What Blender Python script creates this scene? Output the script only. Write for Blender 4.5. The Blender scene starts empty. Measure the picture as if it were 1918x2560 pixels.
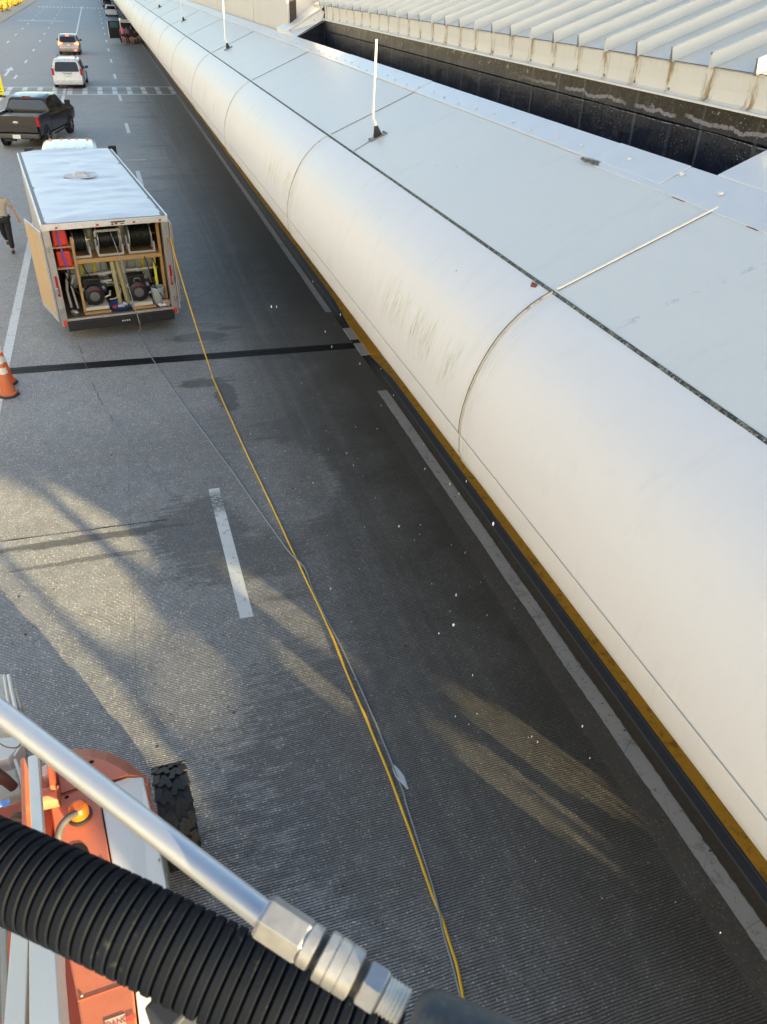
import bpy, bmesh, math, random
from mathutils import Vector, Matrix, noise
R = math.radians
random.seed(7)
S = bpy.context.scene
COL = S.collection

# ------------------------------------------------------------------ camera
CAMH = 6.8
F = 1920.0            # focal length in pixels of the 1918x2560 photograph
RX = Vector((0.9537965, -0.1467100, 0.2621992))   # world axes seen from the camera (right, down, forward)
RY = Vector((-0.2989134, -0.5515905, 0.7787160))
RZ = Vector((0.0303811, -0.8211115, -0.5699587))
CP = Vector((0, 0, CAMH))
cam_d = bpy.data.cameras.new('camera'); cam = bpy.data.objects.new('camera', cam_d); COL.objects.link(cam)
right = Vector((RX[0], RY[0], RZ[0])); down = Vector((RX[1], RY[1], RZ[1])); fwd = Vector((RX[2], RY[2], RZ[2]))
m3 = Matrix((right, -down, -fwd)).transposed()
cam.matrix_world = Matrix.Translation(CP) @ m3.to_4x4()
cam_d.sensor_fit = 'VERTICAL'; cam_d.sensor_height = 36.0; cam_d.lens = 36.0 * F / 2560.0
cam_d.clip_start = 0.05; cam_d.clip_end = 3000
cam_d.dof.use_dof = True; cam_d.dof.focus_distance = 14.0; cam_d.dof.aperture_fstop = 15.0
S.camera = cam

# ------------------------------------------------------------------ light
SUN_EL = R(8.8)
sun_dir = Vector((0.466 * math.cos(SUN_EL), -0.885 * math.cos(SUN_EL), math.sin(SUN_EL))).normalized()   # towards the sun
W = bpy.data.worlds.new('World'); S.world = W; W.use_nodes = True
nt = W.node_tree; bg = nt.nodes['Background']
sky = nt.nodes.new('ShaderNodeTexSky'); sky.sky_type = 'NISHITA'; sky.sun_disc = False
sky.sun_elevation = SUN_EL; sky.sun_rotation = math.atan2(sun_dir.x, sun_dir.y)
sky.air_density = 1.0; sky.dust_density = 2.0; sky.ozone_density = 1.0
nt.links.new(sky.outputs[0], bg.inputs[0]); bg.inputs[1].default_value = 0.11
sd = bpy.data.lights.new('sun', 'SUN'); so = bpy.data.objects.new('sun', sd); COL.objects.link(so)
sd.energy = 5.0; sd.angle = R(0.5); sd.color = (1.0, 0.79, 0.40)
so.rotation_euler = sun_dir.to_track_quat('Z', 'Y').to_euler()
S.view_settings.view_transform = 'Standard'; S.view_settings.look = 'None'
S.view_settings.exposure = 2.22; S.view_settings.gamma = 1.0

# ------------------------------------------------------------------ pixel <-> world measurements (photo pixels -> metres)
def ray(u, v):
    d = Vector((u - 959, v - 1280, F)); return Vector((RX.dot(d), RY.dot(d), RZ.dot(d)))
def G(u, v, z=0.0):
    d = ray(u, v); t = (z - CAMH) / d.z; return Vector((d.x * t, d.y * t, z))
def AX(u, v, X):
    d = ray(u, v); t = X / d.x; return CP + d * t
def AY(u, v, Y):
    d = ray(u, v); t = Y / d.y; return CP + d * t
def PD(u, v, dep):
    return CP + ray(u, v) * (dep / F)

# ------------------------------------------------------------------ materials
class NT:
    def __init__(s, name):
        s.m = bpy.data.materials.new(name); s.m.use_nodes = True
        s.t = s.m.node_tree; s.b = s.t.nodes['Principled BSDF']
        s.tc = s.t.nodes.new('ShaderNodeTexCoord'); s.obj = s.tc.outputs['Object']
    def n(s, typ, **kw):
        nd = s.t.nodes.new(typ)
        for k, v in kw.items(): setattr(nd, k, v)
        return nd
    def set(s, inp, v):
        if hasattr(v, 'is_linked') or isinstance(v, bpy.types.NodeSocket): s.t.links.new(v, inp)
        else: inp.default_value = v
    def math(s, op, a, b=0.0, c=None, clamp=False):
        nd = s.n('ShaderNodeMath', operation=op, use_clamp=clamp)
        s.set(nd.inputs[0], a); s.set(nd.inputs[1], b)
        if c is not None: s.set(nd.inputs[2], c)
        return nd.outputs[0]
    def mix(s, f, a, b, mode='MIX'):
        nd = s.n('ShaderNodeMix', data_type='RGBA', blend_type=mode)
        s.set(nd.inputs[0], f)
        for i, v in ((6, a), (7, b)):
            if isinstance(v, (tuple, list)): nd.inputs[i].default_value = tuple(v[:3]) + (1,)
            else: s.t.links.new(v, nd.inputs[i])
        return nd.outputs[2]
    def scale(s, vec, sc):
        nd = s.n('ShaderNodeVectorMath', operation='MULTIPLY'); s.set(nd.inputs[0], vec); nd.inputs[1].default_value = sc
        return nd.outputs[0]
    def noise(s, sc, detail=3, rough=0.55, vec=None, dist=0.0):
        nd = s.n('ShaderNodeTexNoise'); nd.inputs['Scale'].default_value = sc; nd.inputs['Detail'].default_value = detail
        nd.inputs['Roughness'].default_value = rough; nd.inputs['Distortion'].default_value = dist
        s.t.links.new(vec or s.obj, nd.inputs['Vector']); return nd.outputs['Fac']
    def vor(s, sc, feature='F1', out='Distance', vec=None, rnd=1.0):
        nd = s.n('ShaderNodeTexVoronoi', feature=feature); nd.inputs['Scale'].default_value = sc
        nd.inputs['Randomness'].default_value = rnd
        s.t.links.new(vec or s.obj, nd.inputs['Vector']); return nd.outputs[out]
    def ramp(s, v, lo, hi, a=0.0, b=1.0):
        nd = s.n('ShaderNodeMapRange', interpolation_type='SMOOTHSTEP'); s.set(nd.inputs[0], v)
        nd.inputs[1].default_value = lo; nd.inputs[2].default_value = hi; nd.inputs[3].default_value = a; nd.inputs[4].default_value = b
        return nd.outputs[0]
    def xyz(s, vec=None):
        nd = s.n('ShaderNodeSeparateXYZ'); s.t.links.new(vec or s.obj, nd.inputs[0]); return nd.outputs
    def comb(s, x, y, z=0.0):
        nd = s.n('ShaderNodeCombineXYZ'); s.set(nd.inputs[0], x); s.set(nd.inputs[1], y); s.set(nd.inputs[2], z); return nd.outputs[0]
    def bump(s, h, strength=0.3, dist=0.01):
        nd = s.n('ShaderNodeBump'); nd.inputs['Strength'].default_value = strength; nd.inputs['Distance'].default_value = dist
        s.t.links.new(h, nd.inputs['Height']); s.t.links.new(nd.outputs[0], s.b.inputs['Normal'])
    def base(s, c):
        if isinstance(c, (tuple, list)): s.b.inputs['Base Color'].default_value = tuple(c[:3]) + (1,)
        else: s.t.links.new(c, s.b.inputs['Base Color'])
    def rough(s, r): s.set(s.b.inputs['Roughness'], r)

MATS = {}
def M(name, col=None, rough=0.5, metal=0.0, var=0.12, sc=6.0, dirt=0.0, dcol=(0.08, 0.065, 0.05), bump=0.0, bsc=60, coat=0.0, emit=None, es=0.0, alpha=None):
    if name in MATS: return MATS[name]
    t = NT(name)
    n1 = t.noise(sc, 4, 0.6)
    lo = tuple(c * (1 - var) for c in col); hi = tuple(min(1, c * (1 + var)) for c in col)
    c = t.mix(n1, lo, hi)
    if dirt > 0:
        d = t.ramp(t.noise(sc * 2.3, 6, 0.7), 0.48, 0.75, 0, dirt); c = t.mix(d, c, dcol)
    t.base(c)
    rn = t.noise(sc * 3, 3); t.rough(t.math('MULTIPLY_ADD', rn, rough * 0.4, rough * 0.8))
    t.b.inputs['Metallic'].default_value = metal
    t.b.inputs['Coat Weight'].default_value = coat; t.b.inputs['Coat Roughness'].default_value = 0.08
    if bump: t.bump(t.noise(bsc, 4, 0.6), bump, 0.004)
    if emit:
        t.b.inputs['Emission Color'].default_value = tuple(emit) + (1,); t.b.inputs['Emission Strength'].default_value = es
    MATS[name] = t.m; return t.m

# ------------------------------------------------------------------ mesh builder
class MB:
    def __init__(s): s.b = bmesh.new()
    def face(s, pts, mi=0):
        f = s.b.faces.new([s.b.verts.new(p) for p in pts]); f.material_index = mi; return f
    def box(s, c, size, rot=None, mi=0):
        c = Vector(c); hx, hy, hz = size[0] / 2, size[1] / 2, size[2] / 2
        m = rot if rot is not None else Matrix.Identity(3)
        v = [s.b.verts.new(c + m @ Vector((x * hx, y * hy, z * hz))) for x in (-1, 1) for y in (-1, 1) for z in (-1, 1)]
        for q in ((0, 1, 3, 2), (4, 6, 7, 5), (0, 4, 5, 1), (2, 3, 7, 6), (0, 2, 6, 4), (1, 5, 7, 3)):
            f = s.b.faces.new([v[i] for i in q]); f.material_index = mi
        return s
    def b2(s, lo, hi, mi=0):
        lo = Vector(lo); hi = Vector(hi); return s.box((lo + hi) / 2, hi - lo, mi=mi)
    def bar(s, a, b, w, h, up=(0, 0, 1), mi=0):
        a = Vector(a); b = Vector(b); d = (b - a); L = d.length; y = d.normalized(); up = Vector(up)
        x = y.cross(up); x = x.normalized() if x.length > 1e-6 else Vector((1, 0, 0)); z = x.cross(y)
        return s.box((a + b) / 2, (w, L, h), Matrix((x, y, z)).transposed(), mi)
    def prism(s, top, bot, mi=0):
        n = len(top); a = [s.b.verts.new(p) for p in top]; c = [s.b.verts.new(p) for p in bot]
        s.b.faces.new(a).material_index = mi; s.b.faces.new(c[::-1]).material_index = mi
        for i in range(n):
            j = (i + 1) % n; s.b.faces.new((a[j], a[i], c[i], c[j])).material_index = mi
        return s
    def tube(s, path, r, n=10, cap=True, mi=0, squash=1.0):
        path = [Vector(p) for p in path]; rings = []; prev = None
        for i, p in enumerate(path):
            t = (path[min(i + 1, len(path) - 1)] - path[max(i - 1, 0)]).normalized()
            if prev is None:
                a = Vector((0, 0, 1)) if abs(t.z) < 0.9 else Vector((1, 0, 0)); x = t.cross(a).normalized()
            else:
                x = (prev - t * prev.dot(t)).normalized()
            prev = x; y = t.cross(x); rr = r(i) if callable(r) else r
            rings.append([s.b.verts.new(p + (x * math.cos(2 * math.pi * k / n) + y * squash * math.sin(2 * math.pi * k / n)) * rr) for k in range(n)])
        for a, b in zip(rings, rings[1:]):
            for k in range(n):
                f = s.b.faces.new((a[k], a[(k + 1) % n], b[(k + 1) % n], b[k])); f.material_index = mi
        if cap:
            s.b.faces.new(rings[0][::-1]).material_index = mi; s.b.faces.new(rings[-1]).material_index = mi
        return s
    def lathe(s, prof, origin=(0, 0, 0), axis=(0, 0, 1), n=24, mi=0, phase=0.0):
        o = Vector(origin); z = Vector(axis).normalized(); a = Vector((1, 0, 0)) if abs(z.x) < 0.9 else Vector((0, 1, 0))
        x = z.cross(a).normalized(); y = z.cross(x); rings = []
        for r, h in prof:
            rings.append([s.b.verts.new(o + z * h + (x * math.cos(phase + 2 * math.pi * k / n) + y * math.sin(phase + 2 * math.pi * k / n)) * max(r, 1e-4)) for k in range(n)])
        for p, q in zip(rings, rings[1:]):
            for k in range(n):
                s.b.faces.new((p[k], p[(k + 1) % n], q[(k + 1) % n], q[k])).material_index = mi
        s.b.faces.new(rings[0][::-1]).material_index = mi; s.b.faces.new(rings[-1]).material_index = mi
        return s
    def grid(s, rows, mi=0):
        vs = [[s.b.verts.new(p) for p in r] for r in rows]
        for a, b in zip(vs, vs[1:]):
            for i in range(len(a) - 1):
                s.b.faces.new((a[i], a[i + 1], b[i + 1], b[i])).material_index = mi
        return s
    def build(s, name, mats, parent=None, smooth=False, bevel=0.0, seg=2, subd=0, weld=False, loc=None, solid=0.0):
        if weld: bmesh.ops.remove_doubles(s.b, verts=s.b.verts, dist=1e-4)
        bmesh.ops.recalc_face_normals(s.b, faces=s.b.faces)
        me = bpy.data.meshes.new(name); s.b.to_mesh(me); s.b.free()
        o = bpy.data.objects.new(name, me); COL.objects.link(o)
        for m in (mats if isinstance(mats, (list, tuple)) else [mats]): me.materials.append(m)
        if smooth:
            for p in me.polygons: p.use_smooth = True
            try: me.set_sharp_from_angle(angle=R(38))
            except Exception: pass
        if bevel:
            md = o.modifiers.new('bevel', 'BEVEL'); md.width = bevel; md.segments = seg; md.limit_method = 'ANGLE'; md.angle_limit = R(30)
            md.harden_normals = False
        if subd:
            md = o.modifiers.new('sub', 'SUBSURF'); md.levels = subd; md.render_levels = subd
        if solid:
            md = o.modifiers.new('solid', 'SOLIDIFY'); md.thickness = solid; md.offset = -1
        if parent: o.parent = parent
        if loc is not None: o.location = loc
        return o

def tag(o, label=None, cat=None, group=None, kind=None):
    if label: o['label'] = label
    if cat: o['category'] = cat
    if group: o['group'] = group
    if kind: o['kind'] = kind
    return o
def thing(name, label, cat, loc=(0, 0, 0), rz=0.0, group=None):
    o = bpy.data.objects.new(name, None); COL.objects.link(o); o.location = loc; o.rotation_euler = (0, 0, rz)
    return tag(o, label, cat, group)
def struct(name, mb, m, **k): return tag(mb.build(name, m, **k), kind='structure')
def smoothpath(pts, n=6):
    pts = [Vector(p) for p in pts]; out = []
    P = [pts[0] * 2 - pts[1]] + pts + [pts[-1] * 2 - pts[-2]]
    for i in range(1, len(P) - 2):
        for k in range(n):
            t = k / n; a, b, c, d = P[i - 1], P[i], P[i + 1], P[i + 2]
            out.append(0.5 * ((2 * b) + (c - a) * t + (2 * a - 5 * b + 4 * c - d) * t * t + (3 * b - a - 3 * c + d) * t ** 3))
    out.append(pts[-1]); return out

# ================================================================== THE ROAD
def road_material():
    t = NT('road_concrete'); X, Y, Z = t.xyz()
    flat = t.comb(X, Y, 0.0)
    big = t.noise(0.35, 4, 0.6, flat); mid = t.noise(2.2, 5, 0.65, flat); fine = t.noise(38, 4, 0.7, flat)
    c = t.mix(big, (0.330, 0.345, 0.368), (0.420, 0.435, 0.455))
    c = t.mix(t.ramp(mid, 0.3, 0.75, 0, 0.55), c, (0.235, 0.236, 0.240))
    c = t.mix(t.ramp(fine, 0.35, 0.7, 0, 0.45), c, (0.125, 0.12, 0.118))
    # aggregate showing in the worn surface
    ag = t.n('ShaderNodeTexVoronoi'); ag.inputs['Scale'].default_value = 27; t.t.links.new(flat, ag.inputs['Vector'])
    rnd = t.n('ShaderNodeSeparateColor'); t.t.links.new(ag.outputs['Color'], rnd.inputs[0])
    stone = t.math('MULTIPLY', t.ramp(ag.outputs['Distance'], 0.22, 0.36, 1, 0), t.ramp(rnd.outputs[0], 0.57, 0.63))
    c = t.mix(t.math('MULTIPLY', stone, 0.9), c, (0.80, 0.73, 0.63))
    ag2 = t.n('ShaderNodeTexVoronoi'); ag2.inputs['Scale'].default_value = 90; t.t.links.new(flat, ag2.inputs['Vector'])
    rnd2 = t.n('ShaderNodeSeparateColor'); t.t.links.new(ag2.outputs['Color'], rnd2.inputs[0])
    c = t.mix(t.math('MULTIPLY', t.ramp(rnd2.outputs[1], 0.72, 0.78), 0.6), c, (0.58, 0.55, 0.50))
    # chewing gum and oil spots
    sp = t.n('ShaderNodeTexVoronoi'); sp.inputs['Scale'].default_value = 2.6; t.t.links.new(flat, sp.inputs['Vector'])
    rs = t.n('ShaderNodeSeparateColor'); t.t.links.new(sp.outputs['Color'], rs.inputs[0])
    spot = t.math('MULTIPLY', t.ramp(sp.outputs['Distance'], 0.04, 0.065, 1, 0), t.math('GREATER_THAN', rs.outputs[0], 0.45))
    c = t.mix(t.math('MULTIPLY', spot, 0.85), c, (0.02, 0.02, 0.02))
    sp2 = t.n('ShaderNodeTexVoronoi'); sp2.inputs['Scale'].default_value = 7.5; t.t.links.new(flat, sp2.inputs['Vector']); rs2 = t.n('ShaderNodeSeparateColor'); t.t.links.new(sp2.outputs['Color'], rs2.inputs[0])
    c = t.mix(t.math('MULTIPLY', t.math('MULTIPLY', t.ramp(sp2.outputs['Distance'], 0.05, 0.10, 0.85, 0), t.math('GREATER_THAN', rs2.outputs[2], 0.35)), t.ramp(mid, 0.35, 0.6, 0.4, 1)), c, (0.025, 0.024, 0.022))
    # transverse saw-cut tining, stops short of the gutter
    wob = t.math('MULTIPLY', t.noise(1.3, 2, 0.5, flat), 0.05)
    ph = t.math('FRACT', t.math('DIVIDE', t.math('ADD', Y, wob), 0.0265))
    groove = t.ramp(t.math('ABSOLUTE', t.math('SUBTRACT', ph, 0.5)), 0.14, 0.25, 1, 0)
    gm = t.math('MULTIPLY', t.ramp(X, 3.98, 4.02, 1, 0), t.ramp(t.math('ADD', Y, t.math('MULTIPLY', mid, 5)), 14.5, 16.5, 1, 0.3))
    gm = t.math('MULTIPLY', gm, t.ramp(t.noise(5.0, 4, 0.6, flat), 0.25, 0.6, 0.55, 1.0))
    groove = t.math('MULTIPLY', groove, gm)
    # wet film and painted canopy shade, darkening towards the drip line, plus puddles and trickles
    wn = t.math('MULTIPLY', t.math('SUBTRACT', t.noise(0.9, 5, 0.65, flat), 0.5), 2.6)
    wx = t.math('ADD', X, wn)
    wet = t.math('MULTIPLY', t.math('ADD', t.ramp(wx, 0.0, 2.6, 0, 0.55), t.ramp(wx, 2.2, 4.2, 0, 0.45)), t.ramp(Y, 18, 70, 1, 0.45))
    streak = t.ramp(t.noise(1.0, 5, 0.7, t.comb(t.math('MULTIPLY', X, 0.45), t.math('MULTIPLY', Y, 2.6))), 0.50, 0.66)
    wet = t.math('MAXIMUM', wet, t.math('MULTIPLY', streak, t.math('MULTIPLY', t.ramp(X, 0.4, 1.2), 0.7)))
    en = t.math('MULTIPLY', t.math('ADD', t.math('SUBTRACT', t.noise(2.4, 6, 0.75, flat), 0.5), t.math('MULTIPLY', t.math('SUBTRACT', t.noise(3.0, 5, 0.7, t.comb(t.math('MULTIPLY', X, 0.8), t.math('MULTIPLY', Y, 5.0))), 0.5), 1.3)), 2.6)
    for (ex, ey, rx, ry, st) in ((0.35, 9.5, 0.75, 1.0, 0.62), (0.9, 8.7, 1.1, 0.55, 0.6), (1.35, 13.9, 0.22, 0.75, 0.95), (1.05, 14.6, 0.6, 0.22, 0.9),
                                 (1.2, 17.05, 0.75, 0.3, 0.95), (1.9, 17.4, 0.4, 0.14, 0.9), (-1.2, 9.75, 1.5, 0.10, 0.9), (-1.3, 9.25, 1.0, 0.06, 0.7),
                                 (2.6, 4.8, 2.6, 2.2, 0.6), (0.6, 19.5, 1.8, 0.5, 0.35), (2.2, 34, 1.5, 0.6, 0.7), (1.7, 36, 0.9, 0.3, 0.6), (1.7, 41, 0.9, 0.25, 0.8),
                                 (1.9, 50, 1.2, 0.5, 0.8), (1.8, 56, 1.0, 0.35, 0.7), (1.5, 66, 1.1, 0.4, 0.7), (1.6, 73, 0.9, 0.4, 0.7), (2.4, 78, 1.3, 0.5, 0.6)):
        dx = t.math('DIVIDE', t.math('SUBTRACT', X, ex), rx); dy = t.math('DIVIDE', t.math('SUBTRACT', Y, ey), ry)
        d = t.math('ADD', t.math('ADD', t.math('MULTIPLY', dx, dx), t.math('MULTIPLY', dy, dy)), en)
        wet = t.math('MAXIMUM', wet, t.ramp(d, 0.55, 1.2, st, 0))
    # a drier pale patch in the middle of the wet lane
    dx = t.math('DIVIDE', t.math('SUBTRACT', X, 1.75), 0.95); dy = t.math('DIVIDE', t.math('SUBTRACT', Y, 10.6), 1.35)
    d = t.math('ADD', t.math('ADD', t.math('MULTIPLY', dx, dx), t.math('MULTIPLY', dy, dy)), t.math('MULTIPLY', en, 0.5))
    wet = t.math('MULTIPLY', wet, t.ramp(d, 0.8, 1.1, 0.15, 1))
    # old tyre-rubber lane darkening
    tr = t.math('MULTIPLY', t.ramp(t.math('ABSOLUTE', t.math('SUBTRACT', X, 2.6)), 0.2, 1.2, 0.35, 0), t.ramp(t.noise(3, 3, 0.5, t.comb(t.math('MULTIPLY', X, 2.0), t.math('MULTIPLY', Y, 0.05))), 0.3, 0.6))
    c = t.mix(tr, c, (0.11, 0.105, 0.10))
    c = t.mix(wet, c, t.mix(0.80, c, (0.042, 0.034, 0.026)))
    c = t.mix(t.math('MULTIPLY', groove, 0.85), c, (0.02, 0.019, 0.018))
    # far lanes are smooth grey asphalt
    t.base(c)
    t.rough(t.math('MULTIPLY_ADD', wet, -0.22, t.math('MULTIPLY_ADD', fine, 0.2, 0.55)))
    h = t.math('SUBTRACT', t.math('ADD', t.math('MULTIPLY', fine, 0.5), t.math('MULTIPLY', stone, 0.3)), t.math('MULTIPLY', groove, 1.0))
    t.bump(h, 0.5, 0.007)
    return t.m
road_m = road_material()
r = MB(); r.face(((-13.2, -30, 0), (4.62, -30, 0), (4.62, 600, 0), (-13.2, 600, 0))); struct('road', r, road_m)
tg = NT('verge_ground'); tg.base(tg.mix(tg.noise(0.2, 5), (0.30, 0.27, 0.22), (0.42, 0.38, 0.31))); tg.rough(0.9)
r = MB(); r.face(((-1500, -600, -0.03), (1500, -600, -0.03), (1500, 2600, -0.03), (-1500, 2600, -0.03))); struct('ground', r, tg.m)

# white paint, worn
tp = NT('road_paint'); wr = tp.ramp(tp.noise(9, 6, 0.75), 0.55, 0.66, 0, 0.75); sc_ = tp.ramp(tp.vor(22), 0.05, 0.09, 0.7, 0)
c = tp.mix(tp.noise(1.2, 4), (0.62, 0.65, 0.66), (0.74, 0.76, 0.76)); c = tp.mix(wr, c, (0.16, 0.16, 0.16)); pX, pY, pZ = tp.xyz(); worn = tp.math('MULTIPLY', tp.ramp(tp.math('ABSOLUTE', tp.math('SUBTRACT', pY, 10.22)), 0.12, 0.42, 1, 0), tp.ramp(tp.noise(14, 6, 0.75, tp.scale(tp.obj, (1, 2.2, 1))), 0.40, 0.50)); c = tp.mix(sc_, c, (0.1, 0.1, 0.1)); c = tp.mix(worn, c, (0.16, 0.16, 0.165)); tp.base(c); tp.rough(0.5)
tp.bump(tp.noise(60, 3), 0.2, 0.003); paint = tp.m
def strip(mb, x0, y0, x1, y1, w0, w1=None, z=0.004):
    w1 = w1 or w0; a = Vector((x0, y0, z)); b = Vector((x1, y1, z)); d = (b - a).normalized(); n = Vector((d.y, -d.x, 0))
    mb.face((a - n * w0 / 2, a + n * w0 / 2, b + n * w1 / 2, b - n * w1 / 2))
# dashed lane line nearest the kerb: one marking each, they repeat every 12 m
mk = MB()
for (v0, v1) in ((7.47, 10.35), (20.2, 23.3), (32.5, 35.4), (44.7, 47.9), (56.8, 59.7), (69.2, 72.6), (81.7, 85.2), (93.9, 97.3), (106, 109.3), (118.2, 121.4), (130.4, 133.6), (142.6, 146), (154.8, 158), (167, 170), (180, 183)):
    strip(mk, 0.715, v0, 0.69, v1 if v0 > 8 else 10.62, 0.17)
for k in range(14): strip(mk, -6.35, 57.0 + 12.0 * k, -6.35, 59.6 + 12.0 * k, 0.17)
for k in range(18): strip(mk, -9.45, 68.0 + 11.6 * k, -9.45, 71.0 + 11.6 * k, 0.17)
strip(mk, -2.86, -20, -2.86, 30, 0.19); strip(mk, -2.86, 30.0, -2.74, 62, 0.19); strip(mk, -2.74, 62.0, -2.60, 210, 0.19)
# arrow left of the far lanes
mk.face([(x, y, 0.004) for x, y in ((-7.25, 71), (-7.05, 71), (-7.05, 75.2), (-6.8, 74.6), (-7.15, 77.8), (-7.5, 74.6), (-7.25, 75.2))])
struct('lane_marking', mk, paint)
# crosswalk ladder
mk = MB()
strip(mk, -11.5, 64.05, 4.45, 64.05, 0.3); strip(mk, -11.5, 59.95, 4.36, 59.95, 0.3)
for k in range(-7, 5):
    xc = 0.48 + k * 0.955 - 0.02
    for ya, yb in ((60.12, 61.9), (62.16, 63.88)):
        mk.face(((xc - 0.16, ya, 0.004), (xc + 0.16, ya, 0.004), (xc + 0.16, yb, 0.004), (xc - 0.16, yb, 0.004)))
for k in range(22):
    xc = -11 + 0.72 * k; mk.face(((xc, 198, 0.004), (xc + 0.36, 198, 0.004), (xc + 0.36, 202, 0.004), (xc, 202, 0.004)))
for k in range(16):
    xc = -11.3 + 0.42 * k; mk.face(((xc, 146.6, 0.004), (xc + 0.26, 146.6, 0.004), (xc + 0.26, 148.4, 0.004), (xc, 148.4, 0.004)))
strip(mk, 0.3, 37.7, 1.15, 37.75, 0.10); struct('crosswalk_marking', mk, paint)
# pale band by the gutter (broken for the joint ramp)
tb = NT('edge_band'); c = tb.mix(tb.noise(2.0, 5, 0.7), (0.34, 0.34, 0.35), (0.46, 0.46, 0.47)); c = tb.mix(tb.ramp(tb.noise(14, 5, 0.7), 0.62, 0.68, 0, 0.9), c, (0.05, 0.05, 0.05))
c = tb.mix(tb.ramp(tb.vor(5.5), 0.07, 0.10, 0.85, 0), c, (0.03, 0.03, 0.03)); c = tb.mix(tb.ramp(tb.vor(2.2, 'DISTANCE_TO_EDGE'), 0.003, 0.009, 0.35, 0), c, (0.06, 0.06, 0.06)); c = tb.mix(tb.ramp(tb.noise(3.5, 5, 0.8), 0.52, 0.66, 0, 0.5), c, (0.16, 0.16, 0.16)); tb.base(c); tb.rough(0.55)
mk = MB()
def ragged(mb, x0, x1, y0, y1, n, amp, z):
    n *= 4; ys = [y0 + (y1 - y0) * i / n for i in range(n + 1)]
    rows = []
    for y in ys:
        a = (noise.noise(Vector((x0 * 3, y * 1.3, 0))) * 0.6 + noise.noise(Vector((x0 * 3, y * 11, 0))) * 0.4) * amp; b = (noise.noise(Vector((x1 * 3 + 9, y * 1.9, 4))) * 0.5 + noise.noise(Vector((5, y * 13, 4))) * 0.6) * amp
        rows.append([(x0 + a, y, z), (x1 + b, y, z)])
    mb.grid(rows)
ragged(mk, 4.28, 4.475, 0.2, 13.38, 120, 0.022, 0.004); ragged(mk, 4.33, 4.50, 17.9, 59.6, 160, 0.012, 0.004); ragged(mk, 4.33, 4.50, 64.3, 200, 100, 0.01, 0.004)
struct('edge_line', mk, tb.m)
# black joint filler
tj = NT('joint_rubber'); tj.base(tj.mix(tj.noise(20, 5, 0.7), (0.006, 0.006, 0.008), (0.022, 0.022, 0.026))); tj.rough(0.6); tj.b.inputs['Specular IOR Level'].default_value = 0.25; tj.bump(tj.noise(30, 4), 0.5, 0.006)
mk = MB()
rows = []
for i in range(61):
    x = -2.75 + 7.4 * i / 60; w = 0.165 + 0.014 * noise.noise(Vector((x * 4, 0, 0)))
    yc = 16.05 - 0.045 * (x + 2.7); rows.append([(x, yc - w, 0.004), (x, yc - 0.03, 0.005), (x, yc - 0.012, 0.001), (x, yc + 0.012, 0.001), (x, yc + 0.03, 0.005), (x, yc + w, 0.004)])
mk.grid(rows)
mk.face(((-13, 62.0, 0.006), (4.5, 61.96, 0.006), (4.5, 62.04, 0.006), (-13, 62.08, 0.006)))
struct('expansion_joint', mk, tj.m)
# thin saw-cut joint and a water trickle running diagonally from the trailer
mk = MB()
jp = [G(u, v, 0.005) for u, v in ((325, 1100), (322, 1200), (331, 1400), (338, 1600), (341, 1750))]
def ribbon(mb, pts, w, z=0.005, jit=0.0):
    pts = [Vector(p) for p in pts]; rows = []
    for i, p in enumerate(pts):
        d = (pts[min(i + 1, len(pts) - 1)] - pts[max(i - 1, 0)]).normalized(); n = Vector((d.y, -d.x, 0)); ww = w * (1 + jit * noise.noise(Vector((i * 0.7, p.x, p.y))))
        rows.append([(p.x - n.x * ww, p.y - n.y * ww, z), (p.x + n.x * ww, p.y + n.y * ww, z)])
    mb.grid(rows)
ribbon(mk, smoothpath(jp, 4), 0.0012)
mk.face(((-2.7, 9.99, 0.005), (-0.1, 9.93, 0.005), (-0.1, 9.945, 0.005), (-2.7, 10.005, 0.005)))
struct('saw_cut_joint', mk, tj.m)
tw = NT('wet_concrete'); tw.base(tw.mix(tw.noise(30, 5, 0.8), (0.09, 0.09, 0.09), (0.24, 0.24, 0.24))); tw.rough(0.35); tw.bump(tw.noise(70, 3), 0.4, 0.004)
mk = MB()
tr_ = smoothpath([G(u, v) for u, v in ((184, 822), (200, 870), (222, 935), (240, 978), (262, 1020), (300, 1075), (330, 1115), (372, 1165), (400, 1205), (436, 1252), (445, 1285))], 8)
for k, p in enumerate(tr_): p.x += 0.035 * noise.noise(Vector((k * 0.5, 2, 0))); p.y += 0.05 * noise.noise(Vector((k * 0.6, 7, 0)))
seg_ = []
for k, p in enumerate(tr_):
    seg_.append(p)
    if noise.noise(Vector((k * 0.8, 1.7, 3))) < -0.12 or k == len(tr_) - 1:
        if len(seg_) > 1: ribbon(mk, seg_, 0.009, 0.0045, 1.5)
        seg_ = []
struct('water_trickle', mk, tw.m)

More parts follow.
